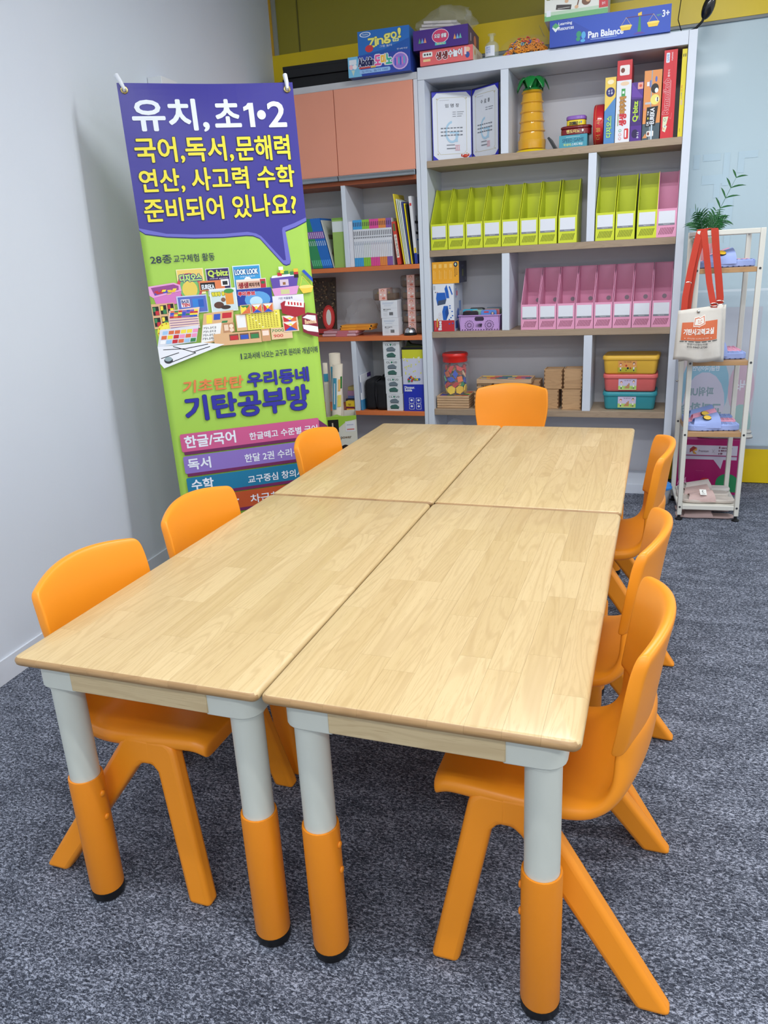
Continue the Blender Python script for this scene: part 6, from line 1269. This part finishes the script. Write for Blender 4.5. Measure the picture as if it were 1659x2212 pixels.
b = MB(); o = Vector(t1.location); ring = [Vector((.918 + .018 * math.cos(a), 3.107, 1.158 + .008 * math.sin(a))) - o for a in [2 * PI * k / 12 for k in range(13)]]; b.tube([tuple(v) for v in ring], .002, NICK, 6, caps=False); b.build('buckle', t1, smooth=True)
b = MB(); ring = [Vector((.794 + .014 * math.cos(a), 3.144, 1.262 + .007 * math.sin(a))) - o for a in [2 * PI * k / 12 for k in range(13)]]; b.tube([tuple(v) for v in ring], .002, NICK, 6, caps=False); b.build('buckle', t1, smooth=True)
t2 = tote('cream canvas tote bag hanging behind the printed one', .880, .880, 3.160, 5, w=.195, h=.258, logo=False)
ribbon(t2, [(.800, 3.156, 1.13), (.806, 3.164, 1.22), (.820, 3.188, 1.36), (.852, 3.200, 1.508), (.872, 3.232, 1.518)], .030)
ribbon(t2, [(.945, 3.152, 1.135), (.946, 3.158, 1.19), (.934, 3.178, 1.28), (.914, 3.186, 1.40), (.900, 3.202, 1.51), (.898, 3.232, 1.5165)], .034)
b = MB(); o = Vector(t2.location); ring = [Vector((.945 + .020 * math.cos(a), 3.148, 1.165 + .010 * math.sin(a))) - o for a in [2 * PI * k / 12 for k in range(13)]]; b.tube([tuple(v) for v in ring], .0022, NICK, 6, caps=False); b.build('buckle', t2, smooth=True)
# palm in a pink pot
PX, PY = rk(-.088, .312, 0)[:2]
t = thing('potted_palm', 'small green palm in a pink pot on the top rack shelf', 'potted plant', (PX, PY, RZ[0] + .0005))
b = MB(); b.lathe([(0, 0), (.046, 0), (.052, .004), (.054, .010), (.046, .012), (.048, .10), (.050, .118), (.046, .118), (.044, .10), (0, .098)], M((214, 150, 156), .5), 26); b.build('pot', t, smooth=True)
b = MB(); b.lathe([(.050, .118), (.052, .148), (.049, .150), (.046, .149), (.045, .12)], clear((190, 186, 160), .6, .2), 26); b.build('pot_collar', t, smooth=True)
b = MB(); b.lathe([(0, .142), (.045, .140)], M((70, 56, 44), .9), 18); b.build('soil', t, smooth=True)
LEAF = M((26, 92, 40), .5, var=.25, scale=8); STEM = M((90, 130, 110), .5)
def frond(base, dirx, diry, lift, L, n, droop, lw, seed):
    rnd = random.Random(seed); b = MB(); pts = []
    for i in range(9):
        s = i / 8; pts.append(Vector((base[0] + dirx * L * s, base[1] + diry * L * s, base[2] + lift * L * s - droop * L * s * s)))
    b.tube([tuple(p) for p in pts], [.0022 * (1 - .6 * i / 8) for i in range(9)], STEM, 5)
    for i in range(n):
        s = .34 + .64 * i / max(1, n - 1); k = min(7, int(s * 8)); f = s * 8 - k; p = pts[k] * (1 - f) + pts[min(8, k + 1)] * f; d = (pts[min(8, k + 1)] - pts[k]).normalized()
        side = d.cross(Vector((0, -.75, .65))).normalized()
        for sg in (-1, 1):
            ll = lw * (1 - .35 * abs(s - .6)) * rnd.uniform(.85, 1.1); dr = (d * .75 + side * sg * .75 + Vector((0, -.1, 0))).normalized(); nn = dr.cross(d).normalized(); wd = dr.cross(nn).normalized() * (.0036 if lw < .07 else .0046)
            rows = []
            for q in range(5):
                v = q / 4; c = p + dr * ll * v + Vector((0, 0, -.28 * ll * v * v)); ww = wd * math.sin(PI * min(.98, .12 + .86 * v)) ; rows.append([tuple(c - ww), tuple(c + nn * .0015), tuple(c + ww)])
            b.grid(rows, LEAF)
    fo = b.build('frond', t, smooth=True, ang=180); return fo
frond((0.006, 0, .14), .40, -.05, .92, .33, 5, .02, .084, 1)
rnd = random.Random(3)
for k in range(15):
    a = rnd.uniform(0, 2 * PI); frond((.012 * math.cos(a), .012 * math.sin(a), .14), .55 * math.cos(a) * rnd.uniform(.4, 1), .45 * math.sin(a), rnd.uniform(.75, 1.05), rnd.uniform(.12, .20), 6, rnd.uniform(.15, .4), .060, 10 + k)
# magenta paper carton behind the rack, slippers on it
def f_a4(p):
    p.R(0, 0, 1, 1, (158, 22, 96)).R(.10, .72, .90, .90, (196, 190, 206)).R(.10, .64, .90, .70, (190, 184, 202)).R(.10, .695, .90, .705, (150, 140, 160)).P([(.55, .645), (.70, .645), (.67, .47)], (190, 184, 202))
    p.P([(.18, .83), (.23, .88), (.29, .85), (.29, .80), (.25, .79), (.29, .74), (.24, .74), (.22, .79), (.18, .76)], (150, 50, 50)).P([(.23, .80), (.29, .85), (.29, .80), (.25, .79), (.29, .735), (.24, .74)], (206, 150, 60))
    p.T('Premium', .32, .775, .47, .815, (110, 90, 110), .02).Ln([(.52, .76), (.56, .83)], .0012, (150, 140, 156)).Ln([(.52, .83), (.56, .76)], .0012, (150, 140, 156)).T('8 seconds', .62, .845, .82, .880, (110, 20, 60), .04).T('8 세컨즈', .62, .790, .74, .825, (110, 20, 60), .03).T('8 秒', .62, .735, .68, .772, (110, 20, 60), .03)
    p.T('A4', .02, .16, .16, .30, (226, 150, 190), .01).E(.78, .22, .17, .17, (40, 130, 80)).R(.61, .05, .95, .22, (40, 130, 80)).E(.45, .25, .07, .05, (190, 50, 50)).T('More to go', .30, .42, .42, .44, (196, 90, 140), 0)
t = carton('paper_carton', 'magenta paper carton with a white band behind the shoe rack', 'carton', 1.000, 3.855, .0005, .365, .26, .335, (150, 22, 92), 0, f_a4, lid=.10)
slipper('grey_slipper', 'lower grey-soled slipper on the magenta carton', S1, (1.075, 3.80, .3365), 0.0, .300, .10, (196, 192, 184), (200, 196, 190), None, .018, True, grey=True)
slipper('grey_slipper', 'grey-soled slipper beside the other on the magenta carton', S1, (1.080, 3.925, .3365), 0.0, .300, .10, (196, 192, 184), (200, 196, 190), None, .018, True, grey=True)
# blue-lidded tub on the carpet
t = thing('lidded_tub', 'small clear plastic tub with a blue lid beside the bookcase foot', 'tub', (.740, 3.488, .0004))
b = MB(); b.lathe([(0, 0), (.037, 0), (.040, .004), (.046, .098), (.044, .098), (.039, .006), (0, .004)], M((206, 212, 220), .25, alpha=.75), 26); b.build('clear_body', t, smooth=True)
b = MB(); b.lathe([(.047, .092), (.053, .094), (.054, .104), (.050, .108), (.046, .122), (.030, .132), (0, .134)], M((58, 140, 222), .3), 28); b.build('lid', t, smooth=True)
# folded white stand between rack and bookcase
t = thing('folded_stand', 'thin white folded stand pole leaning between rack and bookcase', 'stand', (.800, 3.640, 0))
b = MB(); b.tube([(.045, -.03, .003), (.028, -.02, .35), (-.004, 0, .70), (-.012, .004, .83)], .007, M((206, 206, 200), .4), 8); b.build('pole', t, smooth=True)
b = MB(); b.tube([(.0, -.003, .70), (.016, .0, .45), (.032, -.008, .12), (.062, -.024, .012)], .005, M((190, 190, 186), .4), 8); b.build('strut', t, smooth=True)
b = MB(); b.ell((-.016, -.006, .70), (.009, .006, .006), NICK, 10, 6); b.build('wing_screw', t, smooth=True)
